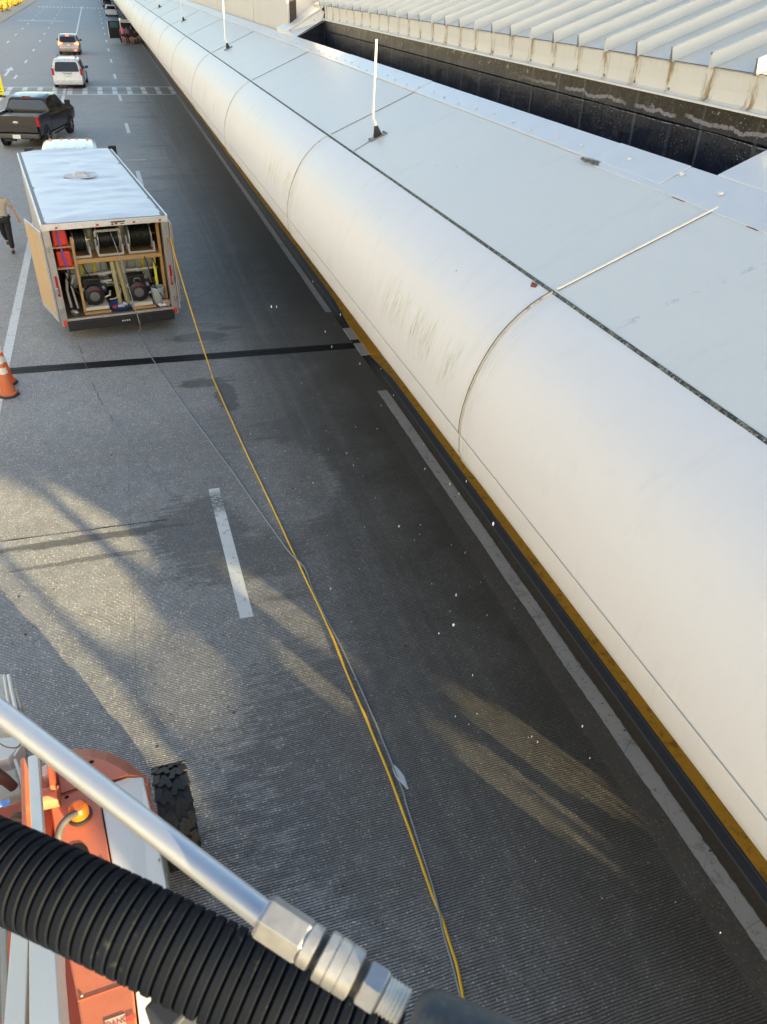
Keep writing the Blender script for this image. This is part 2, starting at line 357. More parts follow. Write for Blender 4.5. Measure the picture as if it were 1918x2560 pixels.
# kerb, gutter, yellow tactile edge, sidewalk
tk = NT('kerb_black'); c = tk.mix(tk.noise(5, 6, 0.75), (0.007, 0.008, 0.011), (0.042, 0.043, 0.050)); c = tk.mix(tk.ramp(tk.noise(30, 5, 0.8), 0.66, 0.72, 0, 0.5), c, (0.25, 0.2, 0.1)); kX, kY, kZ = tk.xyz(); c = tk.mix(tk.ramp(kX, 4.565, 4.58), tk.mix(tk.noise(9, 6, 0.8), (0.010, 0.009, 0.008), (0.05, 0.042, 0.032)), tk.mix(0.6, c, (0.010, 0.016, 0.034)))  # blue sheen of the kerb face painted into its colour
ridge_light = tk.math('MAXIMUM', tk.ramp(tk.math('ABSOLUTE', tk.math('SUBTRACT', kX, 4.572)), 0.003, 0.008, 0.5, 0), tk.ramp(tk.math('ABSOLUTE', tk.math('SUBTRACT', kX, 4.643)), 0.003, 0.008, 0.4, 0)); c = tk.mix(ridge_light, c, (0.07, 0.085, 0.12)); tk.base(c); tk.rough(0.7); tk.b.inputs['Specular IOR Level'].default_value = 0.25; tk.bump(tk.noise(40, 4), 0.4, 0.006)  # ridge highlights painted as thin pale lines
KB = [(4.485, 0.035), (4.555, 0.05), (4.585, 0.085), (4.60, 0.095), (4.64, 0.14), (4.66, 0.15)]
def ramp_f(y):       # the kerb is lowered and steps in at the joint ramps
    for y0, y1 in ((15.15, 16.75),):
        if y0 <= y <= y1: return 0.0
        if y1 < y < y1 + 1.6: return (y - y1) / 1.6
        if y0 - 1.6 < y < y0: return (y0 - y) / 1.6
    return 1.0
ys = [-20, -5] + [0.5 * i for i in range(0, 26)] + [13.2 + 0.15 * i for i in range(0, 44)] + [20 + i for i in range(0, 40, 2)] + [60.2, 64, 66, 80, 120, 300]
ys = sorted(set(ys))
mk = MB(); mk.grid([[(x + (1 - ramp_f(y)) * (-0.02), y, z * max(ramp_f(y), 0.05) if i else 0.006) for i, (x, z) in enumerate(KB)] for y in ys]); struct('kerb', mk, tk.m, smooth=True)
ty = NT('kerb_yellow'); c = ty.mix(ty.noise(4, 5, 0.7), (0.50, 0.25, 0.022), (0.62, 0.33, 0.035)); c = ty.mix(ty.ramp(ty.noise(6, 6, 0.75), 0.50, 0.66, 0, 0.65), c, (0.10, 0.06, 0.02)); ty.base(c); ty.rough(0.55)
mk = MB(); mk.grid([[(x + (1 - ramp_f(y)) * (-0.02), y, 0.003 + 0.15 * max(ramp_f(y), 0.05)) for x in (4.662, 4.90)] for y in ys]); struct('kerb_top', mk, ty.m)
ty2 = NT('ramp_yellow'); X_, Y_, Z_ = ty2.xyz(); w_ = ty2.ramp(ty2.math('ABSOLUTE', ty2.math('SUBTRACT', ty2.math('FRACT', ty2.math('DIVIDE', X_, 0.045)), 0.5)), 0.15, 0.3, 1, 0)
ty2.base(ty2.mix(ty2.math('MULTIPLY', w_, 0.6), (0.62, 0.30, 0.02), (0.25, 0.12, 0.01))); ty2.rough(0.5)
mk = MB()
for y0, y1 in ((15.14, 15.93), (15.95, 16.72)): mk.b2((4.65, y0, 0.0), (4.90, y1, 0.045))
struct('tactile_strip', mk, ty2.m)
mk = MB(); mk.b2((4.46, 15.14, -0.02), (4.648, 15.80, 0.022)); mk.b2((4.46, 16.06, -0.02), (4.648, 16.74, 0.022)); struct('ramp_plate', mk, tb.m)
tsw = NT('sidewalk_concrete'); tsw.base(tsw.mix(tsw.noise(1.5, 5, 0.6), (0.22, 0.21, 0.20), (0.34, 0.33, 0.31))); tsw.rough(0.7)
mk = MB(); mk.b2((4.90, -30, -0.02), (8.0, 300, 0.140)); struct('sidewalk', mk, tsw.m)

# ================================================================== THE CANOPY
def canopy_mat(name, tint=(0.72, 0.70, 0.665), streaks=True, rough=0.33):
    t = NT(name); X, Y, Z = t.xyz()
    c = t.mix(t.noise(0.5, 4, 0.6), tuple(k * 0.96 for k in tint), tint)
    c = t.mix(t.ramp(t.noise(5, 6, 0.7), 0.5, 0.8, 0, 0.10), c, (0.45, 0.43, 0.38))
    fl = t.n('ShaderNodeTexVoronoi'); fl.inputs['Scale'].default_value = 3.2; t.t.links.new(t.obj, fl.inputs['Vector'])
    rc = t.n('ShaderNodeSeparateColor'); t.t.links.new(fl.outputs['Color'], rc.inputs[0])
    c = t.mix(t.math('MULTIPLY', t.ramp(fl.outputs['Distance'], 0.018, 0.035, 0.8, 0), t.math('GREATER_THAN', rc.outputs[1], 0.35)), c, (0.12, 0.11, 0.10))
    ws = t.ramp(t.noise(0.9, 6, 0.72, t.comb(t.math('MULTIPLY', X, 0.6), t.math('MULTIPLY', Y, 2.6), Z)), 0.54, 0.72, 0, 0.16); c = t.mix(ws, c, (0.34, 0.36, 0.36))
    scf = t.math('MULTIPLY', t.ramp(t.noise(10, 5, 0.8), 0.52, 0.62), t.ramp(t.math('ABSOLUTE', t.math('SUBTRACT', t.math('ADD', Y, t.math('MULTIPLY', X, 0.12)), 4.36)), 0.01, 0.05, 0.40, 0)); c = t.mix(scf, c, (0.25, 0.28, 0.32)) if not streaks else c
    if streaks:
        sv = t.comb(0.0, t.math('MULTIPLY', Y, 9.0), t.math('MULTIPLY', Z, 0.9))
        sv2 = t.comb(0.0, t.math('MULTIPLY', Y, 22.0), t.math('MULTIPLY', Z, 2.2))
        st = t.math('MULTIPLY', t.ramp(t.noise(2.6, 6, 0.7, sv2), 0.44, 0.66), t.ramp(t.noise(0.9, 4, 0.7, sv), 0.40, 0.60))
        zz = t.math('MULTIPLY', t.ramp(Z, 4.02, 4.28, 0, 1), t.ramp(t.math('ADD', Z, t.math('MULTIPLY', t.noise(3.5, 3, 0.5, t.comb(0.0, Y, 0.0)), 0.3)), 4.52, 4.72, 1, 0))
        yy = t.ramp(t.noise(0.8, 3, 0.6, t.comb(0.0, Y, 0.0)), 0.46, 0.60)
        yg = t.math('MAXIMUM', t.math('MULTIPLY', t.ramp(Y, 4.9, 5.3), t.ramp(Y, 6.7, 7.4, 1, 0)), t.math('MULTIPLY', t.ramp(Y, 10.6, 11.2), t.ramp(Y, 13.0, 13.6, 1, 0)))
        yg = t.math('MAXIMUM', yg, t.math('MULTIPLY', t.ramp(Y, 16.6, 17), t.math('MULTIPLY', yy, 0.8)))
        k = t.math('MULTIPLY', t.math('MULTIPLY', st, zz), yg)
        c = t.mix(t.math('MULTIPLY', k, 0.8), c, (0.26, 0.32, 0.09))
        sf = t.math('FRACT', t.math('DIVIDE', t.math('SUBTRACT', Y, 4.72), 6.58)); sm = t.math('MULTIPLY', t.math('ADD', t.ramp(sf, 0.0, 0.03, 0.22, 0), t.ramp(sf, 0.965, 0.995, 0, 0.2)), t.ramp(t.noise(3.0, 5, 0.7, sv), 0.4, 0.65)); c = t.mix(sm, c, (0.30, 0.27, 0.22))
        k2 = t.math('MULTIPLY', t.math('MULTIPLY', t.ramp(t.noise(1.7, 4, 0.6, sv), 0.5, 0.75), t.ramp(Z, 3.6, 4.6, 0.35, 0)), t.math('MULTIPLY', yy, 0.5))
        c = t.mix(k2, c, (0.42, 0.37, 0.28))
    t.base(c); t.rough(t.math('MULTIPLY_ADD', t.noise(3, 4), 0.12, rough))
    t.b.inputs['Coat Weight'].default_value = 0.22; t.b.inputs['Coat Roughness'].default_value = 0.24
    h = t.math('ADD', t.math('MULTIPLY', t.noise(95, 2, 0.5), 0.16), t.math('ADD', t.math('MULTIPLY', t.noise(1.1, 2), 3.0), t.math('MULTIPLY', t.noise(6.0, 2), 0.25)))
    t.bump(h, 0.22, 0.012)
    bn = [n for n in t.t.nodes if n.type == 'BUMP'][0]; t.t.links.new(bn.outputs[0], t.b.inputs['Coat Normal'])
    return t.m
can_m = canopy_mat('canopy_paint', (0.735, 0.725, 0.74), True, 0.46); deck_m = canopy_mat('deck_paint', (0.67, 0.675, 0.655), False, 0.45)
fl_m = M('flashing_metal', (0.66, 0.67, 0.69), 0.34, 0.15, 0.05, 2.0, coat=0.2)
tse = NT('dirty_sealant'); c = tse.mix(tse.ramp(tse.noise(45, 5, 0.8), 0.36, 0.52), (0.34, 0.35, 0.34), (0.03, 0.03, 0.03)); c = tse.mix(tse.ramp(tse.noise(14, 4, 0.7), 0.5, 0.6, 0, 0.6), c, (0.16, 0.19, 0.11)); tse.base(c); tse.rough(0.8); tse.bump(tse.noise(70, 4), 0.6, 0.008)
seal_m = tse.m
trim_m = M('trim_bead', (0.74, 0.71, 0.66), 0.5, 0.0, 0.08, 5.0, dirt=0.3, dcol=(0.25, 0.22, 0.18))
rust_bead = M('stained_bead', (0.55, 0.50, 0.42), 0.5, 0.0, 0.2, 7.0, dirt=0.85, dcol=(0.16, 0.10, 0.05))
can = thing('terminal_canopy', 'long white rounded metal canopy over the kerb with sloping deck and panel seams', 'canopy')
PROF = [(2.82, 5.000), (2.75, 4.965), (2.67, 4.915), (2.59, 4.850), (2.52, 4.785), (2.45, 4.705), (2.39, 4.615), (2.34, 4.52), (2.29, 4.41), (2.25, 4.29), (2.22, 4.16), (2.205, 4.05), (2.205, 3.932)]
LIP = [(2.205, 3.918), (2.214, 3.78), (2.250, 3.69), (2.312, 3.605), (2.378, 3.525), (2.45, 3.46), (2.54, 3.41), (2.66, 3.385)]
SEAMS = [4.77 + 6.58 * k for k in range(-4, 40)]
YE = 262.0; Y0 = -20.0
def deckz(x): return 5.0 + 0.428 * (x - 2.82)
def plong(mb, prof, bulge=0.0):
    yy = []
    for a, b in zip(SEAMS, SEAMS[1:]): yy += [a + (b - a) * i / 8 for i in range(8)]
    rows = []
    for y in yy:
        ph = (y - SEAMS[0]) / 6.58; f = math.sin(math.pi * (ph % 1)) * bulge
        rows.append([(x - f * (0.6 if 4.2 < z < 4.95 else 0), y, z + f * (0.4 if z > 4.2 else 0)) for x, z in prof])
    mb.grid(rows)
mb = MB(); plong(mb, PROF, 0.004); mb.build('curved_fascia', can_m, can, smooth=True)
mb = MB(); plong(mb, LIP, 0.004); mb.build('lower_lip', can_m, can, smooth=True)
mb = MB(); mb.grid([[(2.66, y, 3.385), (2.9, y, 3.36), (8.0, y, 3.36)] for y in (-1.0, 60, 230)]); mb.build('soffit', M('soffit_paint', (0.45, 0.44, 0.42), 0.6), can)
mb = MB(); plong(mb, [(2.835, deckz(2.835)), (3.2, deckz(3.2)), (3.7, deckz(3.7)), (4.04, deckz(4.04))], 0.004); mb.build('deck', deck_m, can, smooth=True)
# flashing between deck and roof well
mb = MB()
def fl(mb, y0, y1, zo, x0=4.05, x1=4.31):
    mb.prism([(x0, y0, deckz(x0) + zo + 0.010), (x1, y0, deckz(x1) + zo + 0.018), (x1, y1, deckz(x1) + zo + 0.018), (x0, y1, deckz(x0) + zo + 0.010)],
             [(x0, y0, deckz(x0) - 0.02), (x1, y0, deckz(x1) - 0.12), (x1, y1, deckz(x1) - 0.12), (x0, y1, deckz(x0) - 0.02)])
edges = [-20, 5.5, 6.55, 11.38, 15.6, 20.1, 24.5, 31.1, 37.7, 44.3, 57, 84, 130, 262]
for i, (a, b) in enumerate(zip(edges, edges[1:])): fl(mb, a, b - 0.012, 0.005 * (i % 2))
yb = 6.9
while yb < 60:
    x = 4.12 + 0.02 * math.sin(yb * 3); mb.lathe([(0.016, 0), (0.016, 0.008), (0.007, 0.014)], (x, yb, deckz(x) + 0.018), (-0.39, 0, 0.92), 8); yb += 0.50 + 0.06 * math.sin(yb * 7)
for x, y in ((4.17, 6.15), (4.2, 5.45), (4.15, 4.9)): mb.lathe([(0.022, 0), (0.02, 0.012), (0.008, 0.02)], (x, y, deckz(x) + 0.02), (-0.39, 0, 0.92), 10)
mb.prism([(3.99, 4.0, deckz(3.99) + 0.007), (4.052, 4.0, deckz(4.052) + 0.012), (4.052, 6.38, deckz(4.052) + 0.012), (3.99, 6.38, deckz(3.99) + 0.007)], [(3.992, 4.0, deckz(3.99) - 0.002), (4.05, 4.0, deckz(4.05) - 0.002), (4.05, 6.38, deckz(4.05) - 0.002), (3.992, 6.38, deckz(3.99) - 0.002)])
mb.build('flashing', fl_m, can, bevel=0.002)
# connecting roof on the near side of the well
mb = MB(); mb.prism([(4.312, -20, deckz(4.312) + 0.022), (6.9, -20, deckz(6.9) + 0.02), (6.9, 5.16, deckz(6.9) + 0.02), (4.312, 5.18, deckz(4.312) + 0.022)],
                    [(4.312, -20, 5.1), (6.9, -20, 5.1), (6.9, 5.16, 5.1), (4.312, 5.18, 5.1)]); mb.build('connecting_roof', fl_m, can, bevel=0.004)
# long dirty joint between deck and curve
mb = MB(); path = []
for i in range(900):
    y = Y0 + (220 - Y0) * (i / 899) ** 1.6; path.append(y)
rows = []
for y in path:
    w = 0.0055 + 0.003 * noise.noise(Vector((0, y * 6, 0))); h = 0.006 + 0.006 * noise.noise(Vector((3, y * 11, 0)))
    rows.append([(2.812 - w, y, 4.996 - w * 0.5 + 0.001), (2.818, y, 5.004 + h), (2.83 + w * 0.6, y, deckz(2.83) + 0.004)])
mb.grid(rows); mb.build('joint_sealant', seal_m, can, smooth=True)
# bead on the fascia, its shadow line added as a thin grey tube
mb = MB(); mb.tube([(2.203, Y0, 3.925), (2.203, 260, 3.925)], 0.0075, 8); mb.build('fascia_bead', trim_m, can, smooth=True)
bead_shadow_m = M('bead_shadow_grey', (0.38, 0.38, 0.39), 0.9)
mb = MB(); mb.tube([(2.2005, Y0, 3.9335), (2.2005, 260, 3.9335)], 0.0035, 6); mb.build('bead_shadow', bead_shadow_m, can, smooth=True)
dark_gap = M('dark_gap', (0.05, 0.045, 0.04), 0.9)
for k, ys_ in enumerate(SEAMS):
    if ys_ < 0 or ys_ > 150: continue
    near = ys_ < 30
    mb = MB(); r0 = 0.013 if ys_ < 5 else 0.006
    mb.tube([(x, ys_, deckz(x) + 0.004) for x in (2.85, 3.3, 3.8, 4.045)], r0, 8, squash=1.0)
    mb.build('deck_seam', trim_m if ys_ < 5 else rust_bead, can, smooth=True)
    mb = MB(); mb.tube([Vector((x - 0.001, ys_ + 0.012 * 0, z)) for x, z in PROF], 0.0115 if ys_ < 5 else 0.008, 8); mb.build('curve_seam', rust_bead, can, smooth=True)
    mb = MB(); mb.tube([Vector((x - 0.001, ys_ + 0.004, z)) for x, z in LIP], 0.0085 if ys_ < 5 else 0.0065, 6); mb.build('lip_seam', rust_bead, can, smooth=True)
    if ys_ < 30:
        mb = MB(); mb.tube([Vector((x - 0.004, ys_ + (0.017 if ys_ < 5 else 0.010), z + 0.001)) for x, z in PROF], 0.0055 if ys_ < 5 else 0.004, 6)
        mb.tube([(x, ys_ - r0 - 0.001, deckz(x) + 0.003) for x in (2.85, 3.4, 4.04)], 0.0025, 6); mb.build('seam_gap', dark_gap, can, smooth=True)
# rust spot near the first joint and torn sealant by the flashing
rust = M('rust', (0.22, 0.07, 0.03), 0.9, sc=60, var=0.4)
mb = MB(); mb.prism([(2.76, 5.0, 4.978), (2.79, 5.04, 4.994), (2.80, 4.97, 4.998), (2.775, 4.95, 4.985)], [(2.76, 5.0, 4.96), (2.79, 5.04, 4.97), (2.80, 4.97, 4.97), (2.775, 4.95, 4.96)])
for (u, v) in ((1690, 476), (1697, 480), (1704, 484), (1711, 487), (1880, 546), (1890, 550), (1896, 553)):
    p = AX(u, v, 3.99); p.z = deckz(p.x) + 0.001; mb.box(p, (0.012, 0.05, 0.003))
mb.build('rust_spot', rust, can)
gtorn = M('torn_sealant', (0.14, 0.14, 0.14), 0.8, sc=30, var=0.5)
mb = MB()
for k in range(7):
    p = Vector((4.0 + 0.015 * math.sin(k * 2.1), 6.35 + 0.035 * k, deckz(4.0) + 0.012)); mb.tube([p, p + Vector((0.03 * math.sin(k), 0.05, 0.015)), p + Vector((0.02, 0.10, 0.004))], 0.008, 6)
mb.build('torn_sealant', gtorn, can, smooth=True)

# whip antennas on the deck
rod_m = M('antenna_fibreglass', (0.86, 0.85, 0.82), 0.35, coat=0.3); boot_m = M('boot_rubber', (0.03, 0.028, 0.026), 0.6, dirt=0.4, dcol=(0.16, 0.12, 0.09)); plate_m = M('antenna_plate', (0.16, 0.17, 0.18), 0.35, 0.6, dirt=0.6, dcol=(0.5, 0.5, 0.5), sc=25)
alab = ['white whip antenna nearest the camera, leaning out of a black ribbed boot on the deck', 'white whip antenna, second one along the deck from the camera', 'white whip antenna, third one along the deck, near the upper edge of the canopy',
        'small far white whip antenna, fourth one along the deck', 'tiny farthest white whip antenna, fifth along the deck at the top edge']
for k, (px, py) in enumerate(((945, 343), (571, 122), (457, 56), (392, 22), (358, 2))):
    # where the sight line meets the sloping deck
    d = ray(px, py); tt = (5.0 - 0.428 * 2.82 - CAMH) / (d.z - 0.428 * d.x); p = CP + d * tt
    if k > 1: p.x = 3.28; p.y = 10.25 + 13.2 * k; p.z = deckz(3.28)
    a = thing('whip_antenna', alab[k], 'antenna', p, 0, 'whip antennas in a row along the canopy deck')
    nrm = Vector((-0.393, 0, 0.919)); sx = Vector((0.919, 0, 0.393))
    mb = MB(); rot = Matrix((sx, Vector((0, 1, 0)), nrm)).transposed(); mb.box(nrm * 0.010, (0.24, 0.12, 0.014), rot)
    for q in (-1, 1):
        for w in (-1, 1): mb.lathe([(0.012, 0), (0.01, 0.012)], nrm * 0.017 + sx * 0.1 * q + Vector((0, 0.043 * w, 0)), nrm, 8)
    mb.build('base_plate', plate_m, a, bevel=0.003)
    ax = (nrm * 0.55 + Vector((0.02, 0, 1)) * 0.45).normalized(); prof = []
    for i in range(9):
        rr = 0.062 - 0.0045 * i; prof += [(rr, 0.017 + 0.014 * i), (rr * 0.86, 0.017 + 0.014 * i + 0.008)]
    mb = MB(); mb.lathe(prof, (0, 0, 0), ax, 20); mb.build('boot', boot_m, a, smooth=True)
    top = ax * 0.145; el = top + Vector((-0.035, 0, 0.075))
    mb = MB(); mb.tube([top - ax * 0.02, top + ax * 0.02, el, el + Vector((-0.002, 0, 0.02))], lambda i: (0.022, 0.022, 0.016, 0.0165)[i], 14); mb.build('ferrule', rod_m, a, smooth=True)
    mb = MB(); mb.tube([el, el + Vector((0.0, 0, 0.11)), el + Vector((0.002, 0.0, 0.12)), el + Vector((0.018, 0.0, 0.84))], lambda i: (0.018, 0.018, 0.0145, 0.0135)[i], 14); mb.build('whip', rod_m, a, smooth=True)
mb = MB(); mb.tube([(2.84, 10.12, deckz(2.84) + 0.006), (3.14, 10.22, deckz(3.14) + 0.006)], 0.006, 8)
tag(mb.build('antenna_cable', M('cable_grey', (0.25, 0.27, 0.33), 0.5)), 'thin grey cable from the nearest antenna base down to the deck joint', 'cable')

# ================================================================== TERMINAL BUILDING (roof, stained fascia, dark well wall)
term = thing('terminal_building', 'terminal building with white standing seam metal roof above a black weathered wall', 'building')
XE = 4.95; ZE = 6.28; SL = 0.37
roof_m = M('roof_metal', (0.57, 0.59, 0.58), 0.38, 0.0, 0.06, 2.0, dirt=0.10, dcol=(0.4, 0.38, 0.3), coat=0.25)
def rz_(x): return ZE + SL * (x - XE)
mb = MB(); mb.grid([[(x, y, rz_(x)) for x in (4.91, 5.6, 6.3, 6.9)] + [(8.2, y, rz_(6.9) + 0.02)] for y in (5.17, 12, 21.2)])
mb.build('roof_sheet', roof_m, term)
yr = 5.75
ribc = 0
while yr < 21.0:
    w0, w1, h = 0.017, 0.011, 0.115
    mb = MB(); rows = []
    for x in (4.90, 5.4, 6.0, 6.5, 6.92, 8.2):
        z = rz_(min(x, 6.9)); xo = 0.02 if x < 4.92 else 0
        rows.append([(x, yr - w0, z + 0.001), (x - xo, yr - w1, z + h - 0.008), (x - xo - 0.004, yr - w1 - 0.006, z + h + 0.004), (x - xo - 0.004, yr + w1 + 0.006, z + h + 0.004), (x - xo, yr + w1, z + h - 0.008), (x, yr + w0, z + 0.001)])
    mb.grid(rows); mb.build('roof_rib', roof_m, term, smooth=False)
    mb = MB(); mb.prism([(4.884, yr - w1, ZE + h - 0.035), (4.884, yr + w1, ZE + h - 0.035), (4.889, yr + w0 * 0.9, ZE - 0.02), (4.889, yr - w0 * 0.9, ZE - 0.02)],
                        [(4.898, yr - w1, ZE + h - 0.035), (4.898, yr + w1, ZE + h - 0.035), (4.898, yr + w0 * 0.9, ZE - 0.02), (4.898, yr - w0 * 0.9, ZE - 0.02)])
    mb.build('rib_end', M('rib_end_grey', (0.16, 0.16, 0.15), 0.6) if ribc % 3 != 1 else roof_m, term)  # dark grey rib ends, some left in the roof colour
    yr += 0.565; ribc += 1
# stained fascia below the eave
t = NT('stained_fascia'); X, Y, Z = t.xyz()
c = t.mix(t.noise(1.5, 4), (0.62, 0.60, 0.55), (0.70, 0.68, 0.63))
fr = t.math('FRACT', t.math('DIVIDE', t.math('SUBTRACT', Y, 5.75 - 0.2825), 0.565)); near = t.ramp(t.math('ABSOLUTE', t.math('SUBTRACT', fr, 0.52)), 0.02, 0.20, 1, 0)
sn = t.ramp(t.noise(3.0, 5, 0.7, t.comb(0.0, t.math('MULTIPLY', Y, 5.0), t.math('MULTIPLY', Z, 1.3))), 0.42, 0.62)
c = t.mix(t.math('MULTIPLY', t.math('MULTIPLY', near, sn), 0.95), c, (0.26, 0.16, 0.045))
c = t.mix(t.math('MULTIPLY', t.ramp(t.noise(8, 6, 0.75, t.comb(0.0, t.math('MULTIPLY', Y, 2.0), t.math('MULTIPLY', Z, 0.5))), 0.55, 0.7), t.ramp(Z, 6.1, 6.27, 0.0, 0.75)), c, (0.26, 0.20, 0.10))
t.base(c); t.rough(0.45); t.bump(t.noise(2.2, 2), 0.25, 0.03)
mb = MB(); mb.grid([[(4.925, y, 6.272), (4.93, y, 6.12), (4.925, y, 6.035), (4.90, y, 6.015)] for y in [5.17 + 0.5 * i for i in range(33)]])
mb.build('fascia_board', t.m, term)
mb = MB(); mb.prism([(4.865, 5.17, 6.012), (4.95, 5.17, 6.02), (4.95, 20.24, 6.02), (4.865, 20.24, 6.012)], [(4.865, 5.17, 5.995), (4.95, 5.17, 5.995), (4.95, 20.24, 5.995), (4.865, 20.24, 5.995)]); mb.build('drip_edge', fl_m, term)
mb = MB(); y = 6.3
while y < 20: mb.lathe([(0.013, 0), (0.011, 0.01)], (4.926, y, 6.05), (-1, 0, 0), 8); y += 0.565
mb.build('fascia_screws', M('screw_grey', (0.25, 0.24, 0.22), 0.5, 0.7), term)
mb = MB(); rows = []
for i in range(260):
    y = 5.2 + 15.0 * i / 259; w = 0.006 + 0.006 * noise.noise(Vector((0, y * 5, 2))); rows.append([(4.9215, y, 6.276), (4.9185, y, 6.27 - max(w, 0.001))])
mb.grid(rows); mb.build('eave_rust', M('eave_rust_brown', (0.15, 0.085, 0.04), 0.9, sc=20, var=0.5), term)
# dark waterproofed wall in the well
t = NT('bitumen_wall'); X, Y, Z = t.xyz()
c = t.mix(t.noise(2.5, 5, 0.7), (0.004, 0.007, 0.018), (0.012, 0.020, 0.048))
sv = t.comb(0.0, t.math('MULTIPLY', Y, 7.0), t.math('MULTIPLY', Z, 0.8))
c = t.mix(t.ramp(t.noise(2.0, 5, 0.7, sv), 0.56, 0.64, 0, 0.9), c, (0.004, 0.004, 0.006))
top = t.ramp(t.math('ADD', Z, t.math('MULTIPLY', t.noise(2.0, 4, 0.6, t.comb(0.0, Y, 0.0)), 0.16)), 5.93, 5.96)
c = t.mix(top, c, t.mix(t.ramp(t.noise(22, 6, 0.8), 0.42, 0.72), (0.004, 0.004, 0.006), (0.050, 0.036, 0.027)))
zw = t.math('ADD', Z, t.math('MULTIPLY', t.noise(3.0, 4, 0.6, t.comb(0.0, Y, 0.0)), 0.16))
lapd = t.math('ABSOLUTE', t.math('SUBTRACT', zw, 5.935)); lapm = t.math('MULTIPLY', t.ramp(Y, 8.0, 10.5, 1.0, 0.0), t.ramp(t.noise(2.2, 3, 0.5, t.comb(0.0, Y, 0.0)), 0.38, 0.46))
c = t.mix(t.math('MULTIPLY', t.ramp(lapd, 0.014, 0.020, 1, 0), lapm), c, (0.22, 0.15, 0.10))
c = t.mix(t.math('MULTIPLY', t.ramp(lapd, 0.011, 0.015, 1, 0), lapm), c, (0.20, 0.21, 0.28))
patch_ = t.math('MULTIPLY', t.ramp(t.noise(7, 5, 0.75, t.comb(0.0, Y, t.math('MULTIPLY', Z, 1.5))), 0.60, 0.64), t.ramp(Z, 5.82, 5.9)); c = t.mix(t.math('MULTIPLY', patch_, 0.8), c, (0.30, 0.30, 0.32))
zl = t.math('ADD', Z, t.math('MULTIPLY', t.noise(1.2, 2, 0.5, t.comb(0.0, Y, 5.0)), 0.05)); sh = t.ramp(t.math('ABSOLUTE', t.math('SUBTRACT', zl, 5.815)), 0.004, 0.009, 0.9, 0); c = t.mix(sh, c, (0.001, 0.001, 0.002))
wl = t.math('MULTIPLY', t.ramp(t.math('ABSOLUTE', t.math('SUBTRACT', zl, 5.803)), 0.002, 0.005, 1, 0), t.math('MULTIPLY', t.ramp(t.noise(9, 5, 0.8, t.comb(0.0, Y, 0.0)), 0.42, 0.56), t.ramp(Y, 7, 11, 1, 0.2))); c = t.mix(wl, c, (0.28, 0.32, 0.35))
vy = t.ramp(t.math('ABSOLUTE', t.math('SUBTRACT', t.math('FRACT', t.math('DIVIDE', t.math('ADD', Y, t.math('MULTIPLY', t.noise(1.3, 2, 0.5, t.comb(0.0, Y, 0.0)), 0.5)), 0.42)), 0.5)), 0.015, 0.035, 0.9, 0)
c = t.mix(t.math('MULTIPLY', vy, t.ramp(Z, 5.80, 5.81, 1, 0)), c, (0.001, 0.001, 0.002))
crk = t.ramp(t.noise(5.0, 4, 0.75, t.comb(0.0, t.math('MULTIPLY', Y, 6.0), t.math('MULTIPLY', Z, 1.2))), 0.57, 0.61); c = t.mix(t.math('MULTIPLY', crk, 0.9), c, (0.001, 0.001, 0.0015))
wsp = t.ramp(t.vor(30, vec=t.comb(0.0, t.math('MULTIPLY', Y, 1.3), Z)), 0.10, 0.16, 0.9, 0); c = t.mix(t.math('MULTIPLY', wsp, t.ramp(t.noise(2.0, 3), 0.42, 0.6)), c, (0.38, 0.40, 0.42))
pv = t.ramp(t.math('ABSOLUTE', t.math('SUBTRACT', t.math('FRACT', t.math('DIVIDE', t.math('ADD', Y, t.math('MULTIPLY', t.noise(0.9, 2, 0.5, t.comb(7.0, Y, 0.0)), 0.7)), 0.565)), 0.5)), 0.01, 0.06, 0.30, 0); c = t.mix(t.math('MULTIPLY', pv, t.ramp(t.noise(1.6, 3, 0.6, t.comb(0.0, Y, Z)), 0.35, 0.6)), c, (0.18, 0.24, 0.28))
t.b.inputs['Specular IOR Level'].default_value = 0.25
t.base(c); t.rough(t.math('MULTIPLY_ADD', t.noise(4, 3), 0.3, 0.2)); t.bump(t.math('ADD', t.noise(9, 5, 0.7), t.math('MULTIPLY', t.noise(1.4, 2), 3)), 0.45, 0.02)
bit = t.m
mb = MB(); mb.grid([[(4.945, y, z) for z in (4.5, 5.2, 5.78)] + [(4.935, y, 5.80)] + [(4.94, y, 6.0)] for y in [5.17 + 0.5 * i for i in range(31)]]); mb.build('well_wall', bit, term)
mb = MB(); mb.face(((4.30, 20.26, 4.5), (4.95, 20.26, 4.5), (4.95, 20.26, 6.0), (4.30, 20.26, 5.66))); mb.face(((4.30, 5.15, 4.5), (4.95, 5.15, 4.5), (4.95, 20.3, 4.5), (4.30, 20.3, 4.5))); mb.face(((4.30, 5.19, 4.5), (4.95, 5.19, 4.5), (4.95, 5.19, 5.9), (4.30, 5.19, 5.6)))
mb.build('well_lining', bit, term)
